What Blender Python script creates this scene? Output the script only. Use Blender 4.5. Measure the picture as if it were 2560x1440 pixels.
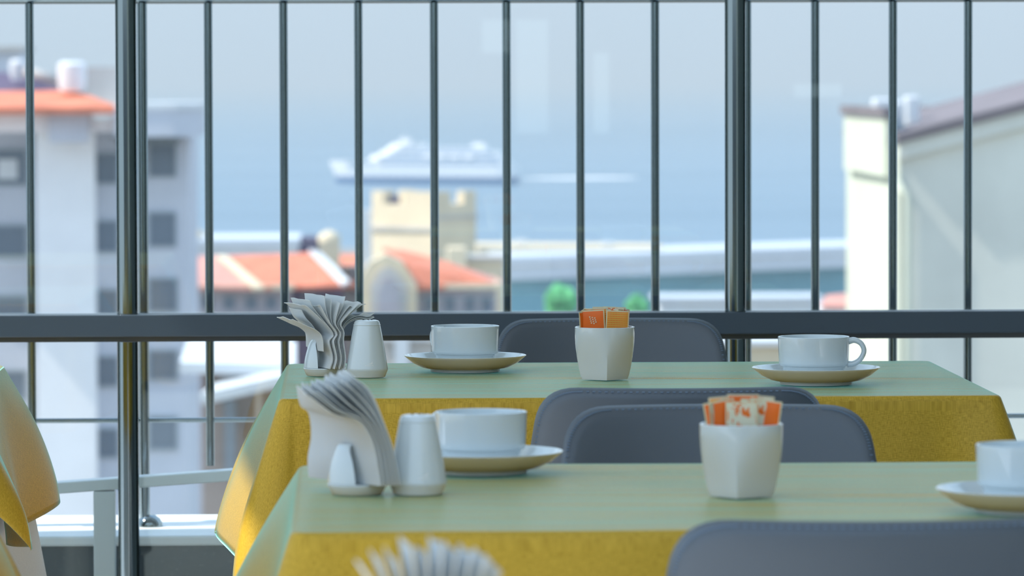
import bpy, bmesh, math, random
from mathutils import Vector, Matrix, noise

random.seed(7)
scene = bpy.context.scene
for o in list(bpy.data.objects):
    bpy.data.objects.remove(o, do_unlink=True)
COL = scene.collection

# ------------------------------------------------------------------ camera
F_PX, W_PX, H_PX = 12000.0, 2560.0, 1440.0
HORIZON, VPX, ROLL = 190.0, 870.0, 0.0027
CAM = Vector((0.0, 0.0, 1.144))
TOP = 0.75                                   # height of the cloth-covered table tops
yaw = math.atan((W_PX / 2 - VPX) / F_PX)
pitch = math.atan((H_PX / 2 - HORIZON) / F_PX)
Fw = Vector((math.sin(yaw) * math.cos(pitch), math.cos(yaw) * math.cos(pitch), -math.sin(pitch)))
R0 = Vector((math.cos(yaw), -math.sin(yaw), 0.0))
U0 = R0.cross(Fw)
Rt = R0 * math.cos(ROLL) - U0 * math.sin(ROLL)
Up = U0 * math.cos(ROLL) + R0 * math.sin(ROLL)
cam_d = bpy.data.cameras.new('camera')
cam = bpy.data.objects.new('camera', cam_d)
COL.objects.link(cam)
M = Matrix((Rt, Up, -Fw)).transposed().to_4x4()
M.translation = CAM
cam.matrix_world = M
cam_d.sensor_width = 36.0
cam_d.lens = 36.0 * F_PX / W_PX
cam_d.clip_start, cam_d.clip_end = 0.1, 90000.0
cam_d.dof.use_dof = True
cam_d.dof.focus_distance = 6.25
cam_d.dof.aperture_fstop = 12.5
scene.camera = cam

def ray(px, py):
    return Fw + Rt * ((px - W_PX / 2) / F_PX) + Up * ((H_PX / 2 - py) / F_PX)
def at(px, py, Y):                           # the world point seen at a pixel, Y metres away
    d = ray(px, py)
    return CAM + d * ((Y - CAM.y) / d.y)
def on(px, py, z=TOP):                       # the world point seen at a pixel on a level plane
    d = ray(px, py)
    return CAM + d * ((z - CAM.z) / d.z)

# ------------------------------------------------------------------ light
def srgb(r, g, b):
    f = lambda c: (c / 255 / 12.92) if c / 255 <= 0.04045 else ((c / 255 + 0.055) / 1.055) ** 2.4
    return (f(r), f(g), f(b), 1.0)
world = bpy.data.worlds.new('sky')
scene.world = world
world.use_nodes = True
nt = world.node_tree
nt.nodes.clear()
tc = nt.nodes.new('ShaderNodeTexCoord')
sp = nt.nodes.new('ShaderNodeSeparateXYZ')
rp = nt.nodes.new('ShaderNodeValToRGB')
bg = nt.nodes.new('ShaderNodeBackground')
ow = nt.nodes.new('ShaderNodeOutputWorld')
nt.links.new(tc.outputs['Generated'], sp.inputs[0])
nt.links.new(sp.outputs['Z'], rp.inputs[0])
nt.links.new(rp.outputs[0], bg.inputs[0])
nt.links.new(bg.outputs[0], ow.inputs[0])
e = rp.color_ramp.elements
e[0].position, e[0].color = 0.0, (0.50, 0.60, 0.68, 1)
e[1].position, e[1].color = 1.0, (0.34, 0.56, 0.92, 1)
for p, c in ((0.06, (0.52, 0.63, 0.72, 1)), (0.25, (0.52, 0.69, 0.86, 1))):
    k = e.new(p); k.color = c
bg.inputs[1].default_value = 1.0
sun_dir = Vector((-1.0, -0.12, 1.15)).normalized()       # towards the sun
sd = bpy.data.lights.new('sun', 'SUN')
sd.energy, sd.angle, sd.color = 3.6, 0.009, (1.0, 0.95, 0.86)
sun = bpy.data.objects.new('sun', sd)
COL.objects.link(sun)
sun.location = (-40, -4, 30)
sun.rotation_euler = sun_dir.to_track_quat('Z', 'Y').to_euler()
vs = scene.view_settings
vs.view_transform, vs.look, vs.gamma, vs.exposure = 'Standard', 'None', 1.0, 0.80
vs.use_curve_mapping = False

# ------------------------------------------------------------------ materials
def mat(name, color, rough=0.5, metal=0.0, spec=0.5, coat=0.0, sheen=0.0, sheen_tint=None, sheen_rough=0.3):
    m = bpy.data.materials.new(name)
    m.use_nodes = True
    b = m.node_tree.nodes['Principled BSDF']
    b.inputs['Base Color'].default_value = color
    b.inputs['Roughness'].default_value = rough
    b.inputs['Metallic'].default_value = metal
    b.inputs['Specular IOR Level'].default_value = spec
    b.inputs['Coat Weight'].default_value = coat
    b.inputs['Coat Roughness'].default_value = 0.05
    b.inputs['Sheen Weight'].default_value = sheen
    b.inputs['Sheen Roughness'].default_value = sheen_rough
    if sheen_tint: b.inputs['Sheen Tint'].default_value = sheen_tint
    return m
def nodes(m): return m.node_tree.nodes, m.node_tree.links, m.node_tree.nodes['Principled BSDF']
def add_noise(m, scale, c0, c1, stretch=(1, 1, 1), coord='Object', detail=3, lo=0.35, hi=0.65, bump=0.0, bdist=0.01):
    n, l, b = nodes(m)
    t = n.new('ShaderNodeTexCoord'); mp = n.new('ShaderNodeMapping'); nz = n.new('ShaderNodeTexNoise')
    mp.inputs['Scale'].default_value = stretch
    nz.inputs['Scale'].default_value = scale; nz.inputs['Detail'].default_value = detail
    l.new(t.outputs[coord], mp.inputs[0]); l.new(mp.outputs[0], nz.inputs[0])
    if c0 is not None:
        r = n.new('ShaderNodeValToRGB')
        r.color_ramp.elements[0].position, r.color_ramp.elements[0].color = lo, c0
        r.color_ramp.elements[1].position, r.color_ramp.elements[1].color = hi, c1
        l.new(nz.outputs[0], r.inputs[0]); l.new(r.outputs[0], b.inputs['Base Color'])
    if bump:
        bp = n.new('ShaderNodeBump'); bp.inputs['Strength'].default_value = bump; bp.inputs['Distance'].default_value = bdist
        l.new(nz.outputs[0], bp.inputs['Height']); l.new(bp.outputs[0], b.inputs['Normal'])
    return m

def make_cloth_mat(name, dark, light, sheen, tint):
    m = mat(name, light, 0.42, 0, 0.15, 0.30, sheen, tint, 0.18)
    m.node_tree.nodes['Principled BSDF'].inputs['Coat IOR'].default_value = 1.22
    m.node_tree.nodes['Principled BSDF'].inputs['Coat Roughness'].default_value = 0.24
    n, l, b = nodes(m)
    uv = n.new('ShaderNodeUVMap'); uv.uv_map = 'weave'
    hs = []
    for st in ((150, 1100, 1), (1100, 150, 1)):                # weft and warp slubs
        mp = n.new('ShaderNodeMapping'); mp.inputs['Scale'].default_value = st
        nz = n.new('ShaderNodeTexNoise'); nz.inputs['Scale'].default_value = 1.0; nz.inputs['Detail'].default_value = 2
        l.new(uv.outputs[0], mp.inputs[0]); l.new(mp.outputs[0], nz.inputs[0]); hs.append(nz)
    ad = n.new('ShaderNodeMath'); ad.operation = 'ADD'
    l.new(hs[0].outputs[0], ad.inputs[0]); l.new(hs[1].outputs[0], ad.inputs[1])
    mr = n.new('ShaderNodeMapRange'); mr.inputs['From Min'].default_value = 0.7; mr.inputs['From Max'].default_value = 1.3
    l.new(ad.outputs[0], mr.inputs[0])
    mx = n.new('ShaderNodeMix'); mx.data_type = 'RGBA'
    mx.inputs[6].default_value = dark; mx.inputs[7].default_value = light
    l.new(mr.outputs[0], mx.inputs[0]); l.new(mx.outputs[2], b.inputs['Base Color'])
    bp = n.new('ShaderNodeBump'); bp.inputs['Strength'].default_value = 0.12; bp.inputs['Distance'].default_value = 0.0005
    l.new(ad.outputs[0], bp.inputs['Height']); l.new(bp.outputs[0], b.inputs['Normal'])
    tr = n.new('ShaderNodeBsdfTranslucent'); l.new(mx.outputs[2], tr.inputs[0])
    ms = n.new('ShaderNodeMixShader'); ms.inputs[0].default_value = 0.16
    out = n['Material Output']
    l.new(b.outputs[0], ms.inputs[1]); l.new(tr.outputs[0], ms.inputs[2]); l.new(ms.outputs[0], out.inputs[0])
    return m
MT = {}
MT['cloth'] = make_cloth_mat('yellow_linen', (0.50, 0.30, 0.026, 1), (0.78, 0.50, 0.062, 1), 1.0, (0.24, 0.92, 0.84, 1))  # teal sheen tint stands in for the sky reflected on the tops
MT['white_cloth'] = make_cloth_mat('white_linen', (0.74, 0.74, 0.75, 1), (0.84, 0.84, 0.85, 1), 0.2, (1, 1, 1, 1))
MT['porcelain'] = mat('porcelain', (0.72, 0.80, 0.83, 1), 0.12, 0, 0.6, 0.5)
MT['glaze_mark'] = mat('glaze_mark', (0.88, 0.90, 0.90, 1), 0.4)
MT['dark_hole'] = mat('dark_hole', (0.05, 0.05, 0.05, 1), 0.6)
MT['steel'] = mat('brushed_steel', (0.27, 0.32, 0.335, 1), 0.12, 1.0)
add_noise(MT['steel'], 60, None, None, (1, 1, 0.03), bump=0.05, bdist=0.002)
MT['frame'] = mat('anodised_frame', (0.050, 0.074, 0.098, 1), 0.38, 0.0, 0.5)
MT['bead'] = mat('glazing_bead', (0.06, 0.07, 0.075, 1), 0.12, 0.0, 0.6)
MT['white_metal'] = mat('white_painted_metal', (0.78, 0.80, 0.80, 1), 0.35)
MT['leather'] = mat('slate_leatherette', (0.098, 0.118, 0.142, 1), 0.45, 0, 0.5, 0, 0.15, (0.7, 0.85, 1, 1))
add_noise(MT['leather'], 900, None, None, bump=0.12, bdist=0.001)
MT['stitch'] = mat('pale_thread', (0.17, 0.23, 0.31, 1), 0.8)
MT['black_metal'] = mat('black_metal', (0.03, 0.03, 0.035, 1), 0.4)
MT['wood'] = mat('table_wood', (0.30, 0.18, 0.09, 1), 0.5)
MT['ceiling'] = mat('ceiling_paint', (0.84, 0.86, 0.88, 1), 0.9)
MT['wall'] = mat('wall_paint', (0.20, 0.23, 0.22, 1), 0.9)
MT['wall_dark'] = mat('dark_wall_paint', (0.10, 0.12, 0.13, 1), 0.7)
MT['floor'] = mat('floor_tile', (0.42, 0.40, 0.37, 1), 0.35)
add_noise(MT['floor'], 3, (0.56, 0.57, 0.57, 1), (0.66, 0.67, 0.67, 1))
MT['parapet'] = mat('dark_stone', (0.055, 0.075, 0.09, 1), 0.25, 0, 0.5)
add_noise(MT['parapet'], 160, (0.045, 0.062, 0.075, 1), (0.10, 0.125, 0.14, 1), lo=0.6, hi=0.78)
MT['coping'] = mat('white_coping', (0.82, 0.83, 0.82, 1), 0.5)

def napkin_mat():
    m = mat('paper_napkin', (0.90, 0.92, 0.92, 1), 0.9, 0, 0.1)
    add_noise(m, 1400, None, None, bump=0.2, bdist=0.0006)
    n, l, b = nodes(m)
    tr = n.new('ShaderNodeBsdfTranslucent'); tr.inputs[0].default_value = (0.90, 0.92, 0.92, 1)
    ms = n.new('ShaderNodeMixShader'); ms.inputs[0].default_value = 0.4
    l.new(b.outputs[0], ms.inputs[1]); l.new(tr.outputs[0], ms.inputs[2]); l.new(ms.outputs[0], n['Material Output'].inputs[0])
    return m
MT['napkin'] = napkin_mat()

def glass_mat(name, tint, base):
    m = bpy.data.materials.new(name); m.use_nodes = True
    n, l = m.node_tree.nodes, m.node_tree.links
    n.clear()
    o = n.new('ShaderNodeOutputMaterial'); t = n.new('ShaderNodeBsdfTransparent'); g = n.new('ShaderNodeBsdfGlossy')
    t.inputs[0].default_value = tint; g.inputs['Roughness'].default_value = 0.0
    g.inputs['Color'].default_value = (0.9, 1.0, 0.95, 1)
    fr = n.new('ShaderNodeFresnel'); fr.inputs['IOR'].default_value = base
    mx = n.new('ShaderNodeMixShader')
    l.new(fr.outputs[0], mx.inputs[0]); l.new(t.outputs[0], mx.inputs[1]); l.new(g.outputs[0], mx.inputs[2])
    l.new(mx.outputs[0], o.inputs[0])
    return m
MT['glass'] = glass_mat('window_glass', (0.97, 0.985, 0.985, 1), 1.45)

def sachet_mat(name, kind):
    m = mat(name, (0.85, 0.16, 0.01, 1), 0.35, 0, 0.5)
    n, l, b = nodes(m)
    t = n.new('ShaderNodeTexCoord'); s = n.new('ShaderNodeSeparateXYZ'); l.new(t.outputs['Generated'], s.inputs[0])
    def edge(out, lo, hi):                     # 1 within a band of the sachet
        a = n.new('ShaderNodeMath'); a.operation = 'SUBTRACT'; l.new(out, a.inputs[0]); a.inputs[1].default_value = 0.5
        c = n.new('ShaderNodeMath'); c.operation = 'ABSOLUTE'; l.new(a.outputs[0], c.inputs[0])
        d = n.new('ShaderNodeMath'); d.operation = 'GREATER_THAN'; l.new(c.outputs[0], d.inputs[0]); d.inputs[1].default_value = lo
        return d
    ex, ez = edge(s.outputs['X'], 0.455, 0), edge(s.outputs['Z'], 0.475, 0)
    mxm = n.new('ShaderNodeMath'); mxm.operation = 'MAXIMUM'
    l.new(ex.outputs[0], mxm.inputs[0]); l.new(ez.outputs[0], mxm.inputs[1])
    mx = n.new('ShaderNodeMix'); mx.data_type = 'RGBA'
    mx.inputs[7].default_value = (0.74, 0.66, 0.42, 1)
    l.new(mxm.outputs[0], mx.inputs[0])
    if kind == 'plain':
        mx.inputs[6].default_value = (0.95, 0.17, 0.008, 1)
    elif kind == 'grid':
        ck = n.new('ShaderNodeTexBrick'); ck.offset = 0.0; ck.inputs['Scale'].default_value = 1.0
        ck.inputs['Color1'].default_value = (0.88, 0.17, 0.006, 1); ck.inputs['Color2'].default_value = (0.86, 0.16, 0.006, 1)
        ck.inputs['Mortar'].default_value = (0.80, 0.42, 0.06, 1)
        ck.inputs['Mortar Size'].default_value = 0.012; ck.inputs['Brick Width'].default_value = 0.07; ck.inputs['Row Height'].default_value = 0.045
        cb = n.new('ShaderNodeCombineXYZ'); l.new(s.outputs['X'], cb.inputs[0]); l.new(s.outputs['Z'], cb.inputs[1])
        l.new(cb.outputs[0], ck.inputs[0]); l.new(ck.outputs[0], mx.inputs[6])
    else:
        nz = n.new('ShaderNodeTexNoise'); nz.inputs['Scale'].default_value = 6.0
        l.new(t.outputs['Generated'], nz.inputs[0])
        r = n.new('ShaderNodeValToRGB'); r.color_ramp.interpolation = 'CONSTANT'
        r.color_ramp.elements[0].color = (0.78, 0.74, 0.55, 1)
        r.color_ramp.elements[1].position, r.color_ramp.elements[1].color = 0.55, (0.85, 0.17, 0.01, 1)
        l.new(nz.outputs[0], r.inputs[0]); l.new(r.outputs[0], mx.inputs[6])
    l.new(mx.outputs[2], b.inputs['Base Color'])
    return m
for k in ('plain', 'grid', 'cream'): MT['sachet_' + k] = sachet_mat('sachet_' + k, k)
MT['print'] = mat('pale_print', (0.80, 0.62, 0.40, 1), 0.5)

# ------------------------------------------------------------------ mesh helpers
def link(o, parent=None):
    COL.objects.link(o)
    if parent: o.parent = parent
    return o
def obj(name, verts, faces, m, parent=None, smooth=False):
    me = bpy.data.meshes.new(name)
    me.from_pydata([tuple(v) for v in verts], [], faces)
    bm = bmesh.new(); bm.from_mesh(me)
    bmesh.ops.recalc_face_normals(bm, faces=bm.faces)
    bm.to_mesh(me); bm.free()
    if smooth:
        for p in me.polygons: p.use_smooth = True
        if smooth != True: me.set_sharp_from_angle(angle=math.radians(smooth))
    me.materials.append(MT[m] if isinstance(m, str) else m)
    return link(bpy.data.objects.new(name, me), parent)
def tag(o, label, cat, group=None, kind=None):
    o['label'] = label; o['category'] = cat
    if group: o['group'] = group
    if kind: o['kind'] = kind
    return o
def struct(o, label=None):
    o['kind'] = 'structure'
    if label: o['label'] = label
    return o
def empty(name, loc=(0, 0, 0), rz=0.0):
    o = bpy.data.objects.new(name, None)
    o.empty_display_size = 0.05
    o.location = loc; o.rotation_euler = (0, 0, rz)
    return link(o)
def copy_tree(o, parent=None):
    c = o.copy(); COL.objects.link(c); c.parent = parent
    for ch in list(o.children): copy_tree(ch, c)
    return c
class MB:                                      # collects shapes for ONE mesh
    def __init__(s): s.v, s.f = [], []
    def add(s, v, f):
        k = len(s.v); s.v += [Vector(q) for q in v]; s.f += [tuple(i + k for i in q) for q in f]; return s
    def box(s, x0, x1, y0, y1, z0, z1):
        v = [(x, y, z) for z in (z0, z1) for y in (y0, y1) for x in (x0, x1)]
        return s.add(v, [(0, 2, 3, 1), (4, 5, 7, 6), (0, 1, 5, 4), (2, 6, 7, 3), (0, 4, 6, 2), (1, 3, 7, 5)])
    def prism(s, pts, z0, z1):                 # plan polygon pulled up
        n = len(pts)
        v = [(p[0], p[1], z0) for p in pts] + [(p[0], p[1], z1) for p in pts]
        return s.add(v, [tuple(range(n - 1, -1, -1)), tuple(range(n, 2 * n))] + [(i, (i + 1) % n, n + (i + 1) % n, n + i) for i in range(n)])
    def prism_y(s, pts, y0, y1):               # elevation polygon (x, z) pushed back
        n = len(pts)
        v = [(p[0], y0, p[1]) for p in pts] + [(p[0], y1, p[1]) for p in pts]
        return s.add(v, [tuple(range(n)), tuple(range(2 * n - 1, n - 1, -1))] + [(i, (i + 1) % n, n + (i + 1) % n, n + i) for i in range(n)])
    def rings(s, rs, cap0=True, cap1=True, closed=True):
        n = len(rs[0]); v = [q for r in rs for q in r]; f = []
        for k in range(len(rs) - 1):
            for i in range(n if closed else n - 1):
                j = (i + 1) % n
                f.append((k * n + i, k * n + j, (k + 1) * n + j, (k + 1) * n + i))
        if cap0: f.append(tuple(range(n - 1, -1, -1)))
        if cap1: f.append(tuple(range((len(rs) - 1) * n, len(rs) * n)))
        return s.add(v, f)
    def lathe(s, prof, n=48, cap0=True, cap1=True, cx=0, cy=0):
        return s.rings([[(cx + r * math.cos(2 * math.pi * i / n), cy + r * math.sin(2 * math.pi * i / n), z) for i in range(n)] for r, z in prof], cap0, cap1)
    def tube(s, pts, r, n=12, sx=1.0):
        pts = [Vector(p) for p in pts]; rs = []
        rr = r if isinstance(r, (list, tuple)) else [r] * len(pts)
        for i, p in enumerate(pts):
            t = (pts[min(i + 1, len(pts) - 1)] - pts[max(i - 1, 0)]).normalized()
            ref = Vector((0, 1, 0)) if abs(t.y) < 0.9 else Vector((1, 0, 0))
            a = t.cross(ref).normalized(); b = t.cross(a).normalized()
            rs.append([p + a * (rr[i] * math.cos(2 * math.pi * k / n)) + b * (sx * rr[i] * math.sin(2 * math.pi * k / n)) for k in range(n)])
        return s.rings(rs)
    def build(s, name, m, parent=None, smooth=False): return obj(name, s.v, s.f, m, parent, smooth)
def spline(pts, n):                            # Catmull-Rom
    pts = [Vector(p) for p in pts]; q = [pts[0] * 2 - pts[1]] + pts + [pts[-1] * 2 - pts[-2]]; out = []
    for i in range(n):
        t = i / (n - 1) * (len(pts) - 1); k = min(int(t), len(pts) - 2); u = t - k
        a, b, c, d = q[k:k + 4]
        out.append(0.5 * ((2 * b) + (c - a) * u + (2 * a - 5 * b + 4 * c - d) * u * u + (3 * b - a - 3 * c + d) * u ** 3))
    return out
def bevel(o, w, seg=2):
    bm = bmesh.new(); bm.from_mesh(o.data)
    bmesh.ops.bevel(bm, geom=bm.edges[:], offset=w, segments=seg, profile=0.5, affect='EDGES')
    bm.to_mesh(o.data); bm.free()
    return o
def thick_sheet(name, g, t, m, parent=None):   # a grid of points given real thickness
    ni, nj = len(g), len(g[0]); top, bot = [], []
    for i in range(ni):
        for j in range(nj):
            a = g[min(i + 1, ni - 1)][j] - g[max(i - 1, 0)][j]; b = g[i][min(j + 1, nj - 1)] - g[i][max(j - 1, 0)]
            n = a.cross(b).normalized() * (t / 2)
            top.append(g[i][j] + n); bot.append(g[i][j] - n)
    K = ni * nj; f = []
    ix = lambda i, j: i * nj + j
    for i in range(ni - 1):
        for j in range(nj - 1):
            f.append((ix(i, j), ix(i + 1, j), ix(i + 1, j + 1), ix(i, j + 1)))
            f.append((K + ix(i, j), K + ix(i, j + 1), K + ix(i + 1, j + 1), K + ix(i + 1, j)))
    for i in range(ni - 1):
        f.append((ix(i, 0), K + ix(i, 0), K + ix(i + 1, 0), ix(i + 1, 0)))
        f.append((ix(i, nj - 1), ix(i + 1, nj - 1), K + ix(i + 1, nj - 1), K + ix(i, nj - 1)))
    for j in range(nj - 1):
        f.append((ix(0, j), ix(0, j + 1), K + ix(0, j + 1), K + ix(0, j)))
        f.append((ix(ni - 1, j), K + ix(ni - 1, j), K + ix(ni - 1, j + 1), ix(ni - 1, j + 1)))
    return obj(name, top + bot, f, m, parent, 50)

# ------------------------------------------------------------------ the setting: floor, roof, walls, window front
ROOF_Y0 = 2.5
ROOF_Z, ROOF_X0, Y_FRAME, Y_RAIL = 3.6, -2.73, 7.45, 7.85
struct(MB().box(-6.0, 2.5, -2.6, 7.7, -0.12, 0.0).build('floor', 'floor'))
struct(MB().box(ROOF_X0, 2.7, ROOF_Y0, 7.75, ROOF_Z, ROOF_Z + 0.16).build('ceiling', 'ceiling'))
struct(MB().box(2.5, 2.7, -2.6, 7.7, -0.12, ROOF_Z).build('wall_right', 'wall'))
# unseen rear wall, openings added to reflect as pale patches in the glass
YW = -2.6
def mirrored(px, py): return at(px, py, 2 * (Y_FRAME + 0.024) - YW)
wx = [-6.0, mirrored(1205, 90).x, mirrored(1278, 90).x, mirrored(1290, 90).x, mirrored(1374, 90).x, mirrored(1484, 90).x, mirrored(1528, 90).x, mirrored(1985, 90).x, mirrored(2115, 90).x, 2.7]
wz = [-0.12] + [mirrored(1330, q).z for q in (334, 245, 212, 132, 48)] + [1.46]
holes = {(1, 4), (3, 1), (3, 2), (3, 3), (3, 4), (5, 1), (5, 2), (5, 3), (7, 2)}
nx_, nz_ = len(wx), len(wz)
wv = [(x, y, z) for y in (YW - 0.15, YW) for z in wz for x in wx]
wi = lambda a, b, c: c * nx_ * nz_ + b * nx_ + a
wf = []
solid = lambda a, b: 0 <= a < nx_ - 1 and 0 <= b < nz_ - 1 and (a, b) not in holes
for a in range(nx_ - 1):
    for b in range(nz_ - 1):
        if not solid(a, b): continue
        for c in (0, 1): wf.append((wi(a, b, c), wi(a + 1, b, c), wi(a + 1, b + 1, c), wi(a, b + 1, c)))
        for (da, db, p, q) in ((-1, 0, (a, b), (a, b + 1)), (1, 0, (a + 1, b), (a + 1, b + 1)), (0, -1, (a, b), (a + 1, b)), (0, 1, (a, b + 1), (a + 1, b + 1))):
            if not solid(a + da, b + db): wf.append((wi(*p, 0), wi(*q, 0), wi(*q, 1), wi(*p, 1)))
struct(obj('wall_back', wv, wf, 'wall_dark'))
par = struct(MB().box(-6.0, 2.7, 7.70, 8.04, -0.4, 0.392).build('wall_front', 'parapet'))
bevel(MB().box(-6.0, 2.7, 7.69, 8.06, 0.392, 0.409).build('coping', 'coping', par), 0.004)

# window front: posts from floor to roof, a transom, glass below and above it
win = struct(empty('window_1', (0.3, Y_FRAME, 0)), 'dark framed glass front between the tables and the balcony railing')
def wpart(mb, name, m, smooth=False):
    o = mb.build(name, m, None, smooth); o.parent = win; o.matrix_parent_inverse = Matrix.Translation((-0.3, -Y_FRAME, 0)); return o
zt, zb, zs = at(1280, 781, Y_FRAME).z, at(1280, 835, Y_FRAME).z, at(1280, 849, Y_FRAME).z
bevel(wpart(MB().box(-3.0, 2.5, Y_FRAME - 0.03, Y_FRAME + 0.03, zb, zt), 'transom', 'frame'), 0.0015)
wpart(MB().box(-3.0, 2.5, Y_FRAME - 0.014, Y_FRAME + 0.022, zs, zb - 0.0008), 'glazing_bead', 'bead')
POST_X = [at(317, 500, Y_FRAME).x, at(1838, 500, Y_FRAME).x]
step = POST_X[1] - POST_X[0]
POST_X = [POST_X[0] - step * 2, POST_X[0] - step] + POST_X + [POST_X[1] + step * k for k in (1, 2, 3, 4)]
for x in POST_X:
    if not -2.95 < x < 2.4: continue
    for z0, z1 in ((0.0, zs), (zt, ROOF_Z)):
        wpart(MB().lathe([(0.0165, z0 + 0.0005), (0.0165, z1 - 0.0005)], 28, True, True, x, Y_FRAME), 'post', 'steel', 40)
wpart(MB().box(-3.0, 2.5, Y_FRAME + 0.024, Y_FRAME + 0.030, 0.02, zb - 0.001), 'pane', 'glass')
wpart(MB().box(-3.0, 2.5, Y_FRAME + 0.024, Y_FRAME + 0.030, zt + 0.001, ROOF_Z - 0.01), 'pane', 'glass')

# balcony railing outside the glass
rail = tag(empty('balcony_railing', (0.3, Y_RAIL, 0.409)), 'stainless steel balcony railing with thin upright bars behind the glass', 'railing')
def rpart(mb, name, m='steel', smooth=40, par=rail):
    o = mb.build(name, m, None, smooth); o.parent = par; o.matrix_parent_inverse = Matrix.Translation((-0.3, -Y_RAIL, -0.409)); return o
z_top, z_rod, z_end = at(1280, 8, Y_RAIL).z, at(1280, 1046, Y_RAIL).z, at(1280, 1160, Y_RAIL).z
bars = [at(p, 400, Y_RAIL).x for p in (76, 522, 710, 897, 1086, 1267, 1451, 1638, 2038, 2232, 2420)]
pitch_x = 0.1235
bars = [bars[0] - pitch_x * k for k in (3, 2, 1)] + bars + [bars[-1] + pitch_x * k for k in (1, 2, 3)]
for x in bars:
    rpart(MB().lathe([(0.0072, z_end), (0.0072, z_top + 0.002)], 20, True, True, x, Y_RAIL), 'baluster')
rpart(MB().tube([(bars[0] - 0.1, Y_RAIL, z_top + 0.021), (bars[-1] + 0.1, Y_RAIL, z_top + 0.021)], 0.021, 20), 'top_rail')
rpart(MB().tube([(bars[0] - 0.1, Y_RAIL, z_rod), (bars[-1] + 0.1, Y_RAIL, z_rod)], 0.004, 10), 'lower_rod')
for p in (358, 1866):
    x = at(p, 600, Y_RAIL).x
    po = rpart(MB().lathe([(0.0085, 0.412), (0.0085, z_top + 0.002)], 24, True, True, x, Y_RAIL), 'railing_post')
    fx = x + 0.008
    fl = MB().lathe([(0.021, 0.4095), (0.021, 0.414), (0.017, 0.422), (0.010, 0.427), (0.0087, 0.428)], 28, True, True, fx, Y_RAIL)
    rpart(fl, 'flange')

# ------------------------------------------------------------------ tables and cloths
def make_table(name, x0, x1, y0, y1, label):
    cx, cy = (x0 + x1) / 2, (y0 + y1) / 2
    t = tag(empty(name, (cx, cy, 0)), label, 'table', 'restaurant tables')
    w, d = (x1 - x0) / 2 - 0.004, (y1 - y0) / 2 - 0.004
    bevel(MB().box(-w, w, -d, d, TOP - 0.030, TOP - 0.003).build('tabletop', 'wood', t), 0.004)
    for sx in (-1, 1):
        for sy in (-1, 1):
            MB().box(sx * (w - 0.08) - 0.02, sx * (w - 0.08) + 0.02, sy * (d - 0.08) - 0.02, sy * (d - 0.08) + 0.02, 0, TOP - 0.0305).build('leg', 'black_metal', t)
    for sy in (-1, 1): MB().box(-w + 0.1, w - 0.1, sy * (d - 0.08) - 0.01, sy * (d - 0.08) + 0.01, TOP - 0.09, TOP - 0.0305).build('apron', 'black_metal', t)
    return t

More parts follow.
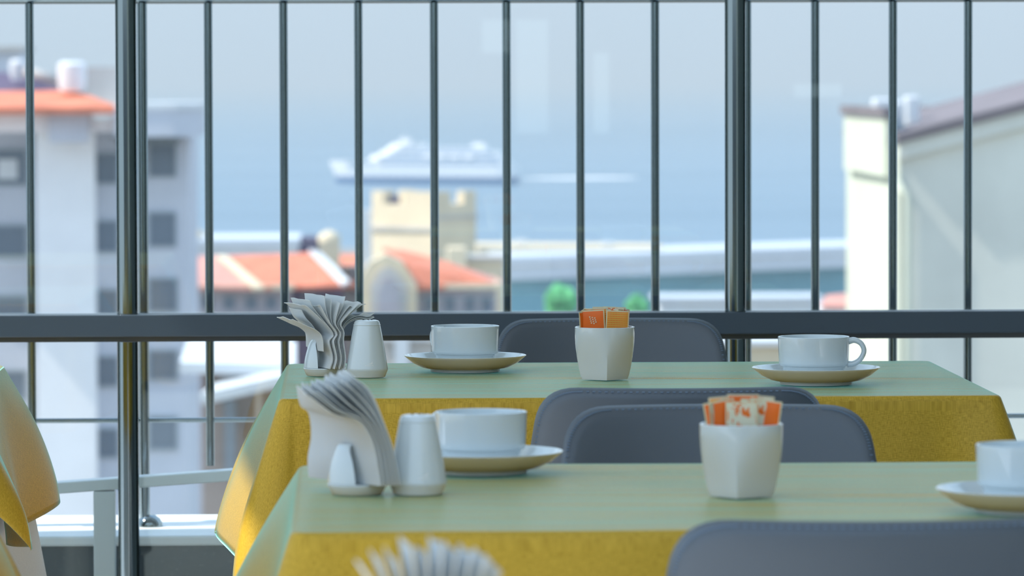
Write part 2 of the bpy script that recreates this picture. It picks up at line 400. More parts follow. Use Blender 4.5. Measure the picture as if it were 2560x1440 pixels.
def tablecloth(name, x0, x1, y0, y1, hang, flare, wid, base=5.0, m='cloth', ztop=TOP, seed=0, label='', group='yellow tablecloths', tip=0.02, late=1.0):
    """hang: overhang on (front, right, back, left); flare: outward angle at the (start, end) of each side, going round from front-left; wid: how far it reaches"""
    rc = 0.012
    hx, hy, cx, cy = (x1 - x0) / 2 - rc, (y1 - y0) / 2 - rc, (x0 + x1) / 2, (y0 + y1) / 2
    P = []                                     # plan point, outward normal, angle, overhang, weave coordinate
    sides = [((-hx, -hy), (hx, -hy), (0, -1)), ((hx, -hy), (hx, hy), (1, 0)), ((hx, hy), (-hx, hy), (0, 1)), ((-hx, hy), (-hx, -hy), (-1, 0))]
    for k, (a, b, n) in enumerate(sides):
        L = math.hypot(b[0] - a[0], b[1] - a[1]); c0, c1 = (k + 3) % 4, k
        N = 56
        for i in range(N):
            u = (1 - math.cos(math.pi * i / (N - 1))) / 2 * 0.6 + i / (N - 1) * 0.4
            dl, dr = u * L, (1 - u) * L
            al = base + (flare[k][0] - base) * math.exp(-(dl / wid[c0]) ** 2) + (flare[k][1] - base) * math.exp(-(dr / wid[c1]) ** 2)
            if k == 0: al -= 7 * math.exp(-((dl - 0.045) / 0.022) ** 2) + 7 * math.exp(-((dr - 0.060) / 0.028) ** 2)
            al += 2.2 * noise.noise(Vector((u * 4 + seed, k * 3.1, 0.5)))
            P.append((a[0] + (b[0] - a[0]) * u + n[0] * rc, a[1] + (b[1] - a[1]) * u + n[1] * rc, n, al, hang[k]))
        n2 = sides[(k + 1) % 4][2]
        for i in range(1, 12):
            th = i / 12 * math.pi / 2
            nn = (n[0] * math.cos(th) + n2[0] * math.sin(th), n[1] * math.cos(th) + n2[1] * math.sin(th))
            w = (1 - math.cos(math.pi * i / 12)) / 2
            h = hang[k] * (1 - w ** late) + hang[(k + 1) % 4] * w ** late
            fl = flare[k][1] * (1 - w) + flare[(k + 1) % 4][0] * w
            P.append((b[0] + nn[0] * rc, b[1] + nn[1] * rc, nn, fl + 3 * math.sin(2 * th), h + tip * math.sin(2 * th)))
    n = len(P); rings = []; uvs = []; K = 26
    for k in range(K):                         # the flat top, from the middle outwards
        f = 0.02 + 0.975 * (k / (K - 1)); r, uv = [], []
        for (x, y, nn, al, h) in P:
            X, Y = cx + x * f, cy + y * f
            dz = 0.0009 * noise.noise(Vector((X * 2.5, Y * 26, seed))) + 0.0009 * noise.noise(Vector((X * 7, Y * 9, seed + 5)))
            crease = math.exp(-((Y - cy - 0.02 * math.sin(X * 5 + seed)) / 0.006) ** 2) * 0.0011 + math.exp(-((Y - cy - 0.24) / 0.005) ** 2) * 0.0009
            r.append(Vector((X, Y, ztop + (dz + crease) * (1 if k < K - 1 else 0.3)))); uv.append((X, Y))
        rings.append(r); uvs.append(uv)
    re = 0.007
    for k in range(5):                         # over the edge
        r, uv = [], []
        for (x, y, nn, al, h) in P:
            ph = (k + 1) / 5 * math.radians(90 - al)
            X, Y = cx + x + nn[0] * re * (math.sin(ph) - 0.2), cy + y + nn[1] * re * (math.sin(ph) - 0.2)
            r.append(Vector((X, Y, ztop - re * (1 - math.cos(ph))))); uv.append((cx + x + nn[0] * re * ph, cy + y + nn[1] * re * ph))
        rings.append(r); uvs.append(uv)
    S = 22
    last = rings[-1]
    for k in range(1, S + 1):                  # the hanging sides
        r, uv = [], []
        for i, (x, y, nn, al, h) in enumerate(P):
            s = h * k / S; a = math.radians(al)
            wob = 0.006 * (k / S) * noise.noise(Vector((i * 0.06, k * 0.10, seed + 9)))
            a2 = a * (1 - 0.25 * (k / S) ** 2) if al > 12 else a
            r.append(last[i] + Vector((nn[0] * (s * math.sin(a2) + wob), nn[1] * (s * math.sin(a2) + wob), -s * math.cos(a2))))
            uv.append((cx + x + nn[0] * s, cy + y + nn[1] * s + (x if nn[0] == 0 else y) * 0.0))
        rings.append(r); uvs.append(uv)
    V = [q for r in rings for q in r]; UV = [q for r in uvs for q in r]; Fc = [tuple(range(n))]
    for k in range(len(rings) - 1):
        for i in range(n):
            j = (i + 1) % n
            Fc.append((k * n + i, k * n + j, (k + 1) * n + j, (k + 1) * n + i))
    o = obj(name, V, Fc, m, None, True)
    uvl = o.data.uv_layers.new(name='weave')
    for lp in o.data.loops: uvl.data[lp.index].uv = UV[lp.vertex_index]
    md = o.modifiers.new('thickness', 'SOLIDIFY'); md.thickness = 0.0012; md.offset = -1.0
    return tag(o, label, 'tablecloth', group)

Y1a, Y1b = on(735, 1331).y, on(1280, 1156).y
Y2a, Y2b = on(705, 997).y, on(1280, 909).y
dep = ((Y1b - Y1a) + (Y2b - Y2a)) / 2
Y1b, Y2b = Y1a + dep, Y2a + dep
X2a, X2b = on(706, 997).x, on(2500, 990).x
X1a = on(737, 1331).x; X1b = X1a + (X2b - X2a)
Y3a = Y1a - (Y2a - Y1a); Y3b = Y3a + dep
TB = {
 'far': (X2a, X2b, Y2a, Y2b), 'mid': (X1a, X1b, Y1a, Y1b), 'near': (X1a + 0.03, X1b + 0.03, Y3a, Y3b),
 'left_far': (-1.36, -0.475, Y2a + 0.0, Y2b), 'left_mid': (-1.275, -0.395, Y1a, Y1b)}
print('tables', TB)
make_table('dining_table', *TB['far'], 'table under the yellow cloth nearest the railing, its right end in view')
make_table('dining_table', *TB['mid'], 'table under the yellow cloth in the middle, running out of the right edge')
make_table('dining_table', *TB['near'], 'table below the bottom edge carrying the blurred foreground napkins')
make_table('dining_table', *TB['left_far'], 'table at the left edge under yellow cloth with white underlay')
make_table('dining_table', *TB['left_mid'], 'table in the bottom left corner under a yellow cloth corner')
tablecloth('tablecloth', *TB['far'], (0.24, 0.23, 0.23, 0.245), ((6, 14), (20, 20), (14, 18), (31, 17)), (0.05, 0.07, 0.34, 0.16), 4, seed=1,
           label='yellow linen cloth on the farthest table, its left corner lit by sun')
tablecloth('tablecloth', *TB['mid'], (0.24, 0.23, 0.23, 0.245), ((6, 14), (20, 20), (14, 18), (32, 17)), (0.05, 0.07, 0.30, 0.16), 4, seed=2,
           label='yellow linen cloth on the middle table with two cups and sugar pot')
tablecloth('tablecloth', *TB['near'], (0.22, 0.22, 0.22, 0.22), ((6, 14), (20, 20), (14, 18), (28, 17)), (0.05, 0.07, 0.2, 0.1), 4, seed=3,
           label='yellow linen cloth under the blurred napkins at the bottom edge')
tablecloth('tablecloth', *TB['left_far'], (0.128, 0.200, 0.22, 0.24), ((6, 26), (33, 30), (14, 14), (20, 17)), (0.22, 0.2, 0.15, 0.1), 4, seed=4, tip=0.0, late=2.5,
           label='orange-yellow cloth corner hanging at the left edge over white underlay')
tablecloth('tablecloth', *TB['left_mid'], (0.24, 0.24, 0.24, 0.24), ((6, 12), (20, 30), (14, 14), (20, 17)), (0.06, 0.2, 0.15, 0.1), 4, seed=5,
           label='small tip of yellow cloth in the bottom left corner')
lx = TB['left_far']
tablecloth('table_underlay', lx[0] + 0.003, lx[1] - 0.003, lx[2] + 0.003, lx[3] - 0.003, (0.5, 0.5, 0.5, 0.5), ((4, 10), (13, 12), (8, 8), (10, 10)), (0.1, 0.2, 0.1, 0.1), 3,
           m='white_cloth', ztop=TOP - 0.0016, seed=6, label='white underlay cloth hanging below the orange-yellow cloth at left edge', group='underlays')

# ------------------------------------------------------------------ chairs
def rounded_outline(corners, radii, n=8):
    out = []
    c = [Vector(p) for p in corners]; N = len(c)
    for i in range(N):
        a, b, d = c[i - 1], c[i], c[(i + 1) % N]
        u, v = (a - b).normalized(), (d - b).normalized()
        ang = u.angle(v); t = radii[i] / math.tan(ang / 2)
        p0, p1 = b + u * t, b + v * t
        for k in range(n + 1):
            s = k / n
            out.append(((1 - s) ** 2) * p0 + 2 * s * (1 - s) * b + s * s * p1)
    dense = []
    for i in range(len(out)):
        p, q = out[i], out[(i + 1) % len(out)]
        m = max(1, int((q - p).length / 0.02))
        for k in range(m): dense.append(p.lerp(q, k / m))
    return dense
def pillow(outline, thick, fn, K=9):
    c = sum(outline, Vector((0, 0))) / len(outline); n = len(outline); V = []; Fc = []
    def ring(k, side):
        f = 1 - (k / K) ** 1.6 * 0.98; e = k / K
        t = thick * (1 - (1 - min(1, e * 2.2)) ** 2.5) ** 0.5
        return [fn(c + (p - c) * f, side * t) for p in outline]
    rs = [ring(k, 1) for k in range(K, 0, -1)] + [ring(0, 0)] + [ring(k, -1) for k in range(1, K + 1)]
    return MB().rings(rs)
def make_chair():
    ch = empty('dining_chair')
    ol = rounded_outline([(-0.205, 0.50), (0.205, 0.50), (0.163, 0.784), (-0.163, 0.784)], [0.05, 0.05, 0.05, 0.05])
    def back(p, t): return Vector((p.x, -0.20 - 0.26 * (p.y - 0.5) + 1.55 * p.x * p.x + t, p.y))
    b = pillow(ol, 0.014, back).build('backrest', 'leather', ch, True)
    c = sum(ol, Vector((0, 0))) / len(ol); st = MB()
    pts = []
    for i in range(len(ol)):
        for k in range(3): pts.append(ol[i].lerp(ol[(i + 1) % len(ol)], k / 3))
    for side in (-1, 1):
        for p in pts:
            q = c + (p - c) * 0.972
            if q.y < 0.55: continue
            g = back(q, side * 0.0098)
            st.box(g.x - 0.0016, g.x + 0.0016, g.y - 0.0008, g.y + 0.0008, g.z - 0.0007, g.z + 0.0007)
    st.build('stitching', 'stitch', b)
    so = rounded_outline([(-0.21, -0.20), (0.21, -0.20), (0.22, 0.22), (-0.22, 0.22)], [0.06] * 4)
    pillow(so, 0.030, lambda p, t: Vector((p.x, p.y, 0.43 + t))).build('seat', 'leather', ch, True)
    for sx in (-1, 1):
        MB().tube([(sx * 0.16, -0.17, 0.42), (sx * 0.165, -0.205, 0.50), (sx * 0.15, -0.205 + 0.035 - 0.02, 0.56)], 0.010).build('back_support', 'black_metal', ch, True)
        for sy in (-1, 1):
            MB().tube([(sx * 0.165, sy * 0.16, 0.405), (sx * 0.20, sy * 0.19, 0.0)], [0.013, 0.009]).build('leg', 'black_metal', ch, True)
    return ch
chair0 = make_chair()
chairs = [   # pixel of the middle of the backrest, its distance, facing, label
 (2200, 1400, 3.86, 0.0, 'slate leatherette chair with its back to us at the bottom right edge'),
 (1788, 1100, 5.24, math.pi, 'slate leatherette chair facing us just behind the middle table'),
 (1706, 1060, 5.52, 0.0, 'slate leatherette chair with its back to us before the farthest table'),
 (1522, 860, 7.12, math.pi, 'slate leatherette chair facing us between farthest table and dark rail')]
for i, (px, py, Y, rz, lab) in enumerate(chairs):
    c = chair0 if i == 0 else copy_tree(chair0)
    s = 1 if rz == 0 else -1
    c.location = (at(px, py, Y).x, Y + s * 0.265, 0.0); c.rotation_euler = (0, 0, rz)
    tag(c, lab, 'chair', 'slate dining chairs')

# ------------------------------------------------------------------ porcelain
def make_saucer():
    pr = [(0.0435, 0.0), (0.046, 0.0), (0.0465, 0.0032), (0.058, 0.0055), (0.070, 0.0115), (0.078, 0.0180), (0.0812, 0.0206), (0.0816, 0.0214), (0.0808, 0.0218),
          (0.077, 0.0202), (0.068, 0.0135), (0.056, 0.0082), (0.045, 0.0070), (0.041, 0.0066), (0.001, 0.0066)]
    s = empty('saucer')
    mb = MB().lathe(pr, 72, False, True); mb.lathe([(0.0435, 0.0), (0.043, 0.003), (0.001, 0.0033)], 72, False, True)
    mb.build('dish', 'porcelain', s, 40)
    MB().lathe([(0.0412, 0.00665), (0.0412, 0.0074), (0.0424, 0.0074), (0.0424, 0.0070)], 64, False, False).build('well_ring', 'porcelain', s, 40)
    return s
def make_cup():
    c = empty('coffee_cup')
    pr = [(0.0365, 0.0), (0.0375, 0.0004), (0.0392, 0.0145), (0.0398, 0.0160), (0.0425, 0.0166), (0.0438, 0.0180), (0.0442, 0.021), (0.0452, 0.045), (0.0456, 0.0525), (0.0455, 0.0535), (0.0446, 0.0538), (0.0436, 0.0530),
          (0.0430, 0.045), (0.0420, 0.022), (0.0395, 0.0125), (0.034, 0.0065), (0.001, 0.0055)]
    mb = MB().lathe(pr, 72, True, True)
    mb.build('bowl', 'porcelain', c, 40)
    path = spline([(0.0440, 0, 0.0475), (0.0520, 0, 0.0490), (0.0605, 0, 0.0445), (0.0640, 0, 0.0350), (0.0590, 0, 0.0245), (0.0505, 0, 0.0190), (0.0430, 0, 0.0185)], 24)
    MB().tube(path, [0.0042 - 0.0010 * math.sin(math.pi * i / 23) for i in range(24)], 14, 1.7).build('handle', 'porcelain', c, True)
    return c
saucer0, cup0 = make_saucer(), make_cup()
spots = [  # contact pixel of the saucer's middle, handle direction, labels
 (1163, 930, 131, 'far table left', 'white saucer on the farthest table between salt shaker and sugar pot', 'white coffee cup on the farthest table beside the salt shaker'),
 (2040, 962, -8, 'far table right', 'white saucer at the right end of the farthest table', 'white coffee cup with handle to the right on the farthest table'),
 (1203, 1184, 140, '', 'white saucer on the middle table right of the salt shaker', 'white coffee cup on the middle table partly behind the salt shaker'),
 (2566, 1282, 20, '', 'white saucer cut by the right edge on the middle table', 'white coffee cup cut by the right edge on the middle table')]
for i, (px, py, ang, _, ls, lc) in enumerate(spots):
    p = on(px, py)
    s = saucer0 if i == 0 else copy_tree(saucer0); c = cup0 if i == 0 else copy_tree(cup0)
    s.location = (p.x, p.y, TOP + 0.0012); s.rotation_euler = (0, 0, math.radians(ang * 0.3))
    c.location = (p.x - (0.003 if i in (1,) else 0), p.y, TOP + 0.0012 + 0.0070); c.rotation_euler = (0, 0, math.radians(ang))
    tag(s, ls, 'saucer', 'white saucers'); tag(c, lc, 'cup', 'white coffee cups')

def make_shaker():
    s = empty('salt_shaker')
    pr = [(0.0225, 0.0), (0.0235, 0.0006), (0.0268, 0.0088), (0.0274, 0.0105), (0.0272, 0.0125), (0.0205, 0.0520), (0.0172, 0.0690), (0.0164, 0.0722), (0.0150, 0.0740), (0.0120, 0.0748), (0.001, 0.0750)]
    MB().lathe(pr, 72).build('body', 'porcelain', s, 35)
    MB().lathe([(0.0175, 0.0680), (0.0178, 0.0684), (0.0177, 0.0690), (0.0171, 0.0694)], 64, False, False).build('rim_line', 'porcelain', s, True)
    for k in range(5):
        a = k * 2 * math.pi / 5
        MB().lathe([(0.0012, 0.0748), (0.0012, 0.0753)], 10, True, True, 0.006 * math.cos(a), 0.006 * math.sin(a)).build('shaker_hole', 'dark_hole', s)
    # small pressed emblem: a leaning triangle above a short line of lettering
    def surf(x, z):                            # a point just proud of the cone, on the side towards the camera
        r = 0.0272 + (0.0205 - 0.0272) * (z - 0.0125) / (0.0520 - 0.0125) + 0.0002
        th = -math.pi / 2 + x / r
        return Vector((r * math.cos(th), r * math.sin(th), z))
    em = MB()
    em.add([surf(-0.0015, 0.0185), surf(0.0055, 0.0185), surf(0.0055, 0.0228), surf(0.004, 0.0198)], [(0, 1, 2, 3)])
    for k in range(7): em.add([surf(-0.004 + k * 0.0016, 0.0160), surf(-0.0029 + k * 0.0016, 0.0160), surf(-0.0029 + k * 0.0016, 0.0172), surf(-0.004 + k * 0.0016, 0.0172)], [(0, 1, 2, 3)])
    em.build('emblem', 'glaze_mark', s)
    return s
sh0 = make_shaker()
for i, (px, py, lab) in enumerate([(918, 945, 'white porcelain salt shaker on the farthest table beside the splayed napkins'),
                                   (1045, 1238, 'white porcelain salt shaker on the middle table before the cup')]):
    o = sh0 if i == 0 else copy_tree(sh0); p = on(px, py)
    o.location = (p.x, p.y, TOP + 0.0012); o.rotation_euler = (0, 0, math.radians(3 + 4 * i)); tag(o, lab, 'salt shaker', 'salt shakers')

def make_pot():
    n = 72; rs = []
    def ring(z, a, p): 
        r = []
        for i in range(n):
            th = 2 * math.pi * i / n; c, s = abs(math.cos(th)), abs(math.sin(th))
            q = a / ((c ** p + s ** p) ** (1 / p)); r.append((q * math.cos(th), q * math.sin(th), z))
        return r
    Hh = 0.0675
    for k in range(17):
        t = k / 16; a = 0.0300 + 0.0088 * math.sin(min(1, t * 1.12) * math.pi / 2) ** 0.9
        rs.append(ring(Hh * t, a if k else a - 0.0006, 1.12 + 0.88 * min(1, t * 1.12) ** 1.8))
    rs.append(ring(Hh + 0.0006, 0.0378, 2.0))
    for k in range(9):
        t = 1 - k / 8; a = 0.0272 + 0.0088 * math.sin(min(1, t * 1.12) * math.pi / 2) ** 0.9
        rs.append(ring(0.006 + (Hh - 0.006) * t, a, 1.25 + 0.75 * min(1, t * 1.12) ** 1.5))
    return MB().rings(rs, True, True)
def sachet_mesh():
    nx, nz = 9, 11; w, h, t = 0.030, 0.060, 0.0026; fr, bk = [], []
    V = []
    for side in (-1, 1):
        for j in range(nz):
            for i in range(nx):
                u, v = i / (nx - 1), j / (nz - 1)
                e = max(0, min(1, min(u, 1 - u) * 7, min(v, 1 - v) * 9)) ** 0.6
                V.append(Vector(((u - 0.5) * w * (0.55 + 0.45 * min(1, v * 1.9)), side * (0.00025 + t * 0.5 * e * (0.8 + 0.3 * noise.noise(Vector((u * 3, v * 4, side))))), v * h)))
    K = nx * nz; Fc = []
    for s in range(2):
        for j in range(nz - 1):
            for i in range(nx - 1):
                a = s * K + j * nx + i; Fc.append((a, a + 1, a + nx + 1, a + nx) if s == 0 else (a, a + nx, a + nx + 1, a + 1))
    rim = [i for i in range(nx)] + [j * nx + nx - 1 for j in range(1, nz)] + [(nz - 1) * nx + i for i in range(nx - 2, -1, -1)] + [j * nx for j in range(nz - 2, 0, -1)]
    for i in range(len(rim)):
        a, b = rim[i], rim[(i + 1) % len(rim)]; Fc.append((a, a + K, b + K, b))
    return V, Fc
SV, SF = sachet_mesh()
sach = {}
def sachet(kind, loc, yawd, leanx, leany, label, group, printed=False):
    if kind not in sach:
        o = obj('sugar_sachet', SV, SF, 'sachet_' + kind, None, 60); sach[kind] = o.data
    else:
        o = link(bpy.data.objects.new('sugar_sachet', sach[kind]))
    o.location = loc; o.rotation_euler = (math.radians(leany), math.radians(leanx), math.radians(yawd))
    if printed:
        pm = MB()
        for r_ in range(3):
            for k in range(4 - (r_ == 2)):
                x, z = -0.004 + r_ * 0.0032 + k * 0.0006, 0.0515 - r_ * 0.0008 - k * 0.0026
                pm.add([(x - 0.0011, -0.0022, z - 0.0008), (x + 0.0007, -0.0022, z - 0.0012), (x + 0.0011, -0.0022, z + 0.0004), (x - 0.0007, -0.0022, z + 0.0008)], [(0, 1, 2, 3)])
        pm.build('printing', 'print', o)
    tag(o, label, 'sugar sachet', group)
    return o
pot_d = None
def sugar_pot(px, py, rot, lab, where, arr):
    global pot_d
    p = on(px, py)
    if pot_d is None:
        o = make_pot().build('sugar_pot', 'porcelain', None, 30); pot_d = o.data
    else: o = link(bpy.data.objects.new('sugar_pot', pot_d))
    o.location = (p.x, p.y, TOP + 0.0012); o.rotation_euler = (0, 0, math.radians(rot))
    tag(o, lab, 'sugar pot', 'white sugar pots')
    for (kind, dx, dy, dz, yw, lx_, ly_, desc, pr) in arr:
        sachet(kind, (p.x + dx, p.y + dy, TOP + 0.0082 + dz), yw, lx_, ly_, desc + ' ' + where, 'sugar sachets ' + where, pr)
A2 = [('plain', -0.0135, -0.0170, 0.0235, -4, -3, 0, 'front orange sugar sachet with pale printing', True),
      ('grid', 0.0130, -0.0175, 0.0225, 6, 3, 0, 'front orange sugar sachet with fine grid pattern', False),
      ('cream', -0.0245, 0.0000, 0.0240, 75, -5, -2, 'leftmost cream sugar sachet seen edge-on', False),
      ('plain', -0.0215, -0.0060, 0.0225, 50, -5, 0, 'orange sugar sachet tucked behind the printed one', False),
      ('cream', 0.0235, -0.0060, 0.0235, 60, 5, -2, 'cream and orange sugar sachet right of the gridded one', False),
      ('plain', 0.0250, 0.0020, 0.0240, 72, 6, 2, 'rightmost orange sugar sachet leaning outward', False),
      ('cream', 0.0100, 0.0040, 0.0265, 3, 3, 0, 'cream sugar sachet standing behind the gridded one', False),
      ('grid', -0.0100, 0.0020, 0.0250, -4, -2, 0, 'gridded orange sugar sachet in the middle row', False),
      ('cream', 0.0000, 0.0140, 0.0262, 2, 0, 0, 'rearmost cream sugar sachet', False)]
A1 = [('plain', -0.0125, -0.0130, 0.0240, 10, -10, 0, 'left orange sugar sachet fanned outward', False),
      ('cream', -0.0010, -0.0190, 0.0225, -3, 0, 2, 'front cream sugar sachet with orange marks', False),
      ('cream', 0.0090, -0.0130, 0.0245, 6, 4, 2, 'cream sugar sachet second from the front', False),
      ('plain', 0.0145, -0.0120, 0.0245, -12, 8, 0, 'right orange sugar sachet fanned outward', False),
      ('cream', -0.0180, -0.0020, 0.0235, 55, -9, 0, 'leftmost cream sugar sachet seen edge-on', False),
      ('plain', 0.0010, 0.0020, 0.0280, 5, 1, 0, 'tallest orange sugar sachet in the middle', False),
      ('grid', -0.0100, 0.0080, 0.0260, 0, -5, 0, 'gridded orange sugar sachet at the back', False),
      ('cream', 0.0120, 0.0100, 0.0265, -6, 5, 0, 'cream sugar sachet at the back', False)]
sugar_pot(1512, 950, 2, 'white faceted sugar pot on the farthest table between the cups', 'in the farthest sugar pot', A2)
sugar_pot(1853, 1243, -11, 'white faceted sugar pot on the middle table before the chairs', 'in the middle sugar pot', A1)
pn = at(2540, 1440, Y3a + 0.36)
pq = (pn.x - CAM.x) / (pn.y - CAM.y)
NEARPOT = (pn.x, pn.y)
def near_pot():
    o = link(bpy.data.objects.new('sugar_pot', pot_d)); o.location = (pn.x, pn.y, TOP + 0.0012); o.rotation_euler = (0, 0, 0.2)
    tag(o, 'sugar pot just below the bottom right corner holding blurred sachets', 'sugar pot', 'white sugar pots')
    for (kind, dx, dy, dz, yw, lx_, ly_, desc, pr) in (
        ('cream', -0.020, -0.006, 0.025, 10, -14, 0, 'blurred cream sachet leaning left', False), ('plain', -0.003, -0.008, 0.027, 0, -1, 0, 'blurred orange sachet in the middle', False),
        ('plain', 0.014, -0.006, 0.0265, -8, 8, 0, 'blurred orange sachet cut by the frame edge', False), ('cream', 0.004, 0.008, 0.025, 3, 2, 0, 'blurred cream sachet at the back', False)):
        sachet(kind, (pn.x + dx, pn.y + dy, TOP + 0.0082 + dz), yw, lx_, ly_, desc + ' in the bottom right corner', 'sugar sachets in the nearest pot', pr)
near_pot()

# ------------------------------------------------------------------ napkin holders and napkins
def holder_mesh():
    """a cone like the shaker's, cut open by a broad slot for the napkins"""
    h = empty('napkin_holder')
    gap = 0.0175
    MB().lathe([(0.0230, 0.0), (0.0240, 0.0006), (0.0275, 0.0075), (0.0282, 0.0095), (0.0275, 0.0105), (0.001, 0.0107)], 64).build('base', 'porcelain', h, 35)
    for s in (-1, 1):
        rs = []
        for k in range(15):
            t = k / 14; z = 0.0108 + 0.037 * t; r = 0.0278 - 0.0035 * t - 0.0065 * t ** 2.2
            if k == 14: r -= 0.0015
            c = gap - 0.001
            c = min(c, r * 0.80); a = math.acos(c / r); n = 18
            ring_ = [Vector((s * r * math.cos(-a + 2 * a * i / n), r * math.sin(-a + 2 * a * i / n), z)) for i in range(n + 1)]
            rs.append(ring_)
        MB().rings(rs).build('side_shell', 'porcelain', h, 40)
    return h
holder0 = holder_mesh()
def napkin_bundle(px, py, rot, holder_label, where, sheets, group, twist=0.0):
    global holder0
    p = on(px, py)
    o = holder0 if holder0.get('label') is None else copy_tree(holder0)
    o.location = (p.x, p.y, TOP + 0.0012); o.rotation_euler = (0, 0, math.radians(rot))
    tag(o, holder_label, 'napkin holder', 'napkin holders')
    a = math.radians(rot); U = Vector((math.cos(a), math.sin(a), 0)); V = Vector((-math.sin(a), math.cos(a), 0))
    n = len(sheets)
    for i, (path, v0, v1, lab) in enumerate(sheets):
        c = spline([(q[0], 0, q[1]) for q in path], 22); g = []
        for k, q in enumerate(c):
            t = k / 21; row = []
            for j in range(6):
                s = j / 5
                vv = v0 + (v1 - v0) * s
                du = 0.0020 * noise.noise(Vector((i * 0.12, t * 3, s * 2.0))) * (0.4 + t)
                dz = 0.0025 * noise.noise(Vector((i * 2.3 + 7, s * 2.5, 1.0))) * t
                row.append(U * (q.x + du + twist * t * t * vv) + V * vv + Vector((0, 0, q.z + dz)))
            g.append(row)
        s = thick_sheet('paper_napkin', g, 0.0008, 'napkin')
        s.location = (p.x, p.y, TOP + 0.0012)
        tag(s, lab + ' ' + where, 'napkin', group)
def ordinal(i): return ('first', 'second', 'third', 'fourth', 'fifth', 'sixth', 'seventh', 'eighth', 'ninth', 'tenth', 'eleventh', 'twelfth', 'thirteenth', 'fourteenth', 'fifteenth')[i]

N1 = []
for i in range(11):
    t = i / 10; ub = -0.0085 + 0.019 * t
    top = 0.100 + 0.012 * t + 0.002 * math.sin(i * 2.1)
    path = [(ub + 0.002, 0.0112), (ub, 0.030), (ub - 0.002, 0.050), (ub - 0.006 - 0.007 * (1 - t), 0.073), (ub - 0.013 - 0.020 * (1 - t), top - 0.013 - 0.006 * (1 - t)), (ub - 0.018 - 0.034 * (1 - t) ** 1.1, top)]
    N1.append((path, -0.050 + 0.004 * math.sin(i * 3), 0.074, '%s white napkin from the left' % ordinal(i)))
napkin_bundle(893, 1238, 33, 'white napkin holder on the middle table left of the salt shaker', 'in the middle table holder', N1, 'napkins in the middle holder', 0.55)

N2 = []
for i in range(10):
    t = i / 9; ub = -0.0095 + 0.021 * t; f = t - 0.42
    zig = 0.004
    path = [(ub * 1.0 + 0.002, 0.0112), (ub * 0.9 + 0.005, 0.026), (ub + 0.003 - zig * 0.5, 0.047), (ub * 0.8 + 0.004, 0.056 + 0.004 * t), (ub * 0.9 - 0.006 + 0.006 * t, 0.072), (ub + 0.050 * f - 0.006, 0.092), (ub + 0.066 * f - 0.006, 0.104 + 0.006 * math.sin(i * 2.4) - 0.02 * abs(f))]
    N2.append((path, -0.045 + 0.005 * math.sin(i * 2.2), 0.040, '%s white napkin from the left' % ordinal(i + 1)))
N2.append(([(-0.0140, 0.034), (-0.0155, 0.052), (-0.0235, 0.062), (-0.0380, 0.068), (-0.0560, 0.077)], -0.040, 0.030, 'bent white napkin flap sticking out to the left'))
N2.append(([(-0.0110, 0.036), (-0.0130, 0.055), (-0.0200, 0.068), (-0.0300, 0.077), (-0.0340, 0.088)], -0.010, 0.045, 'curled white napkin above the left flap'))
for k in range(3):
    N2.append(([(0.0130, 0.046 - 0.002 * k), (0.0150, 0.062 - 0.002 * k), (0.0230, 0.073 - 0.002 * k), (0.0370, 0.079 - 0.0022 * k), (0.0500, 0.0775 - 0.0030 * k), (0.0600, 0.0815 - 0.0045 * k)], -0.030, 0.015,
               ('uppermost', 'middle', 'lowest')[k] + ' of three white napkin tips bent to the right'))
napkin_bundle(812, 941, 18, 'white napkin holder with splayed napkins at left of the farthest table', 'in the farthest holder', N2, 'napkins in the farthest holder')

N3 = []
for i in range(10):
    t = i / 9; ub = -0.012 + 0.024 * t; f = t - 0.5
    path = [(ub, 0.012), (ub, 0.035), (ub * 1.2, 0.058), (ub + 0.030 * f, 0.082), (ub + 0.056 * f, 0.116 - 0.045 * f * f + 0.003 * math.sin(i * 2.7))]
    N3.append((path, -0.035, 0.040, 'blurred white napkin tip, %s from the left' % ordinal(i)))
pn3 = at(1070, 1440, (Y3a + Y3b) / 2 + 0.05)
def near_bundle():
    d = pn3 - CAM; px = 1070
    q = CAM + d * ((TOP - CAM.z) / d.z) if False else Vector((pn3.x, pn3.y, TOP))
    global on
    keep = on; on = lambda a, b, z=TOP: q
    napkin_bundle(px, 0, 4, 'napkin holder just below the bottom edge holding blurred napkins', 'above the bottom edge', N3, 'blurred foreground napkins')
    on = keep
near_bundle()

# ------------------------------------------------------------------ white bench frame between glass and parapet
YB = 7.60
b0, b1 = at(120, 1214, YB), at(640, 1186, YB)
bench = tag(empty('bench_frame', (at(262, 1300, YB).x, YB, 0)), 'white painted metal bench frame standing behind the left steel post', 'bench frame')
bi = Matrix.Translation((-bench.location.x, -YB, 0))
def bpart(mb, name):
    o = bevel(mb.build(name, 'white_metal'), 0.002); o.parent = bench; o.matrix_parent_inverse = bi; return o
z0 = at(262, 1222, YB).z
bpart(MB().add([Vector((at(x, 1200, YB).x, YB + dy, at(x, y, YB).z)) for dy in (-0.02, 0.02) for (x, y) in ((120, 1234), (640, 1196), (640, 1168), (120, 1206))],
      [(0, 1, 2, 3), (7, 6, 5, 4), (0, 4, 5, 1), (1, 5, 6, 2), (2, 6, 7, 3), (3, 7, 4, 0)]), 'seat_rail')
xl = at(262, 1300, YB).x
bpart(MB().box(xl - 0.017, xl + 0.017, YB - 0.019, YB + 0.019, 0.0, at(262, 1226, YB).z), 'leg')
xr = at(700, 1300, YB).x
bpart(MB().box(xr - 0.017, xr + 0.017, YB - 0.019, YB + 0.019, 0.0, at(640, 1200, YB).z), 'leg')

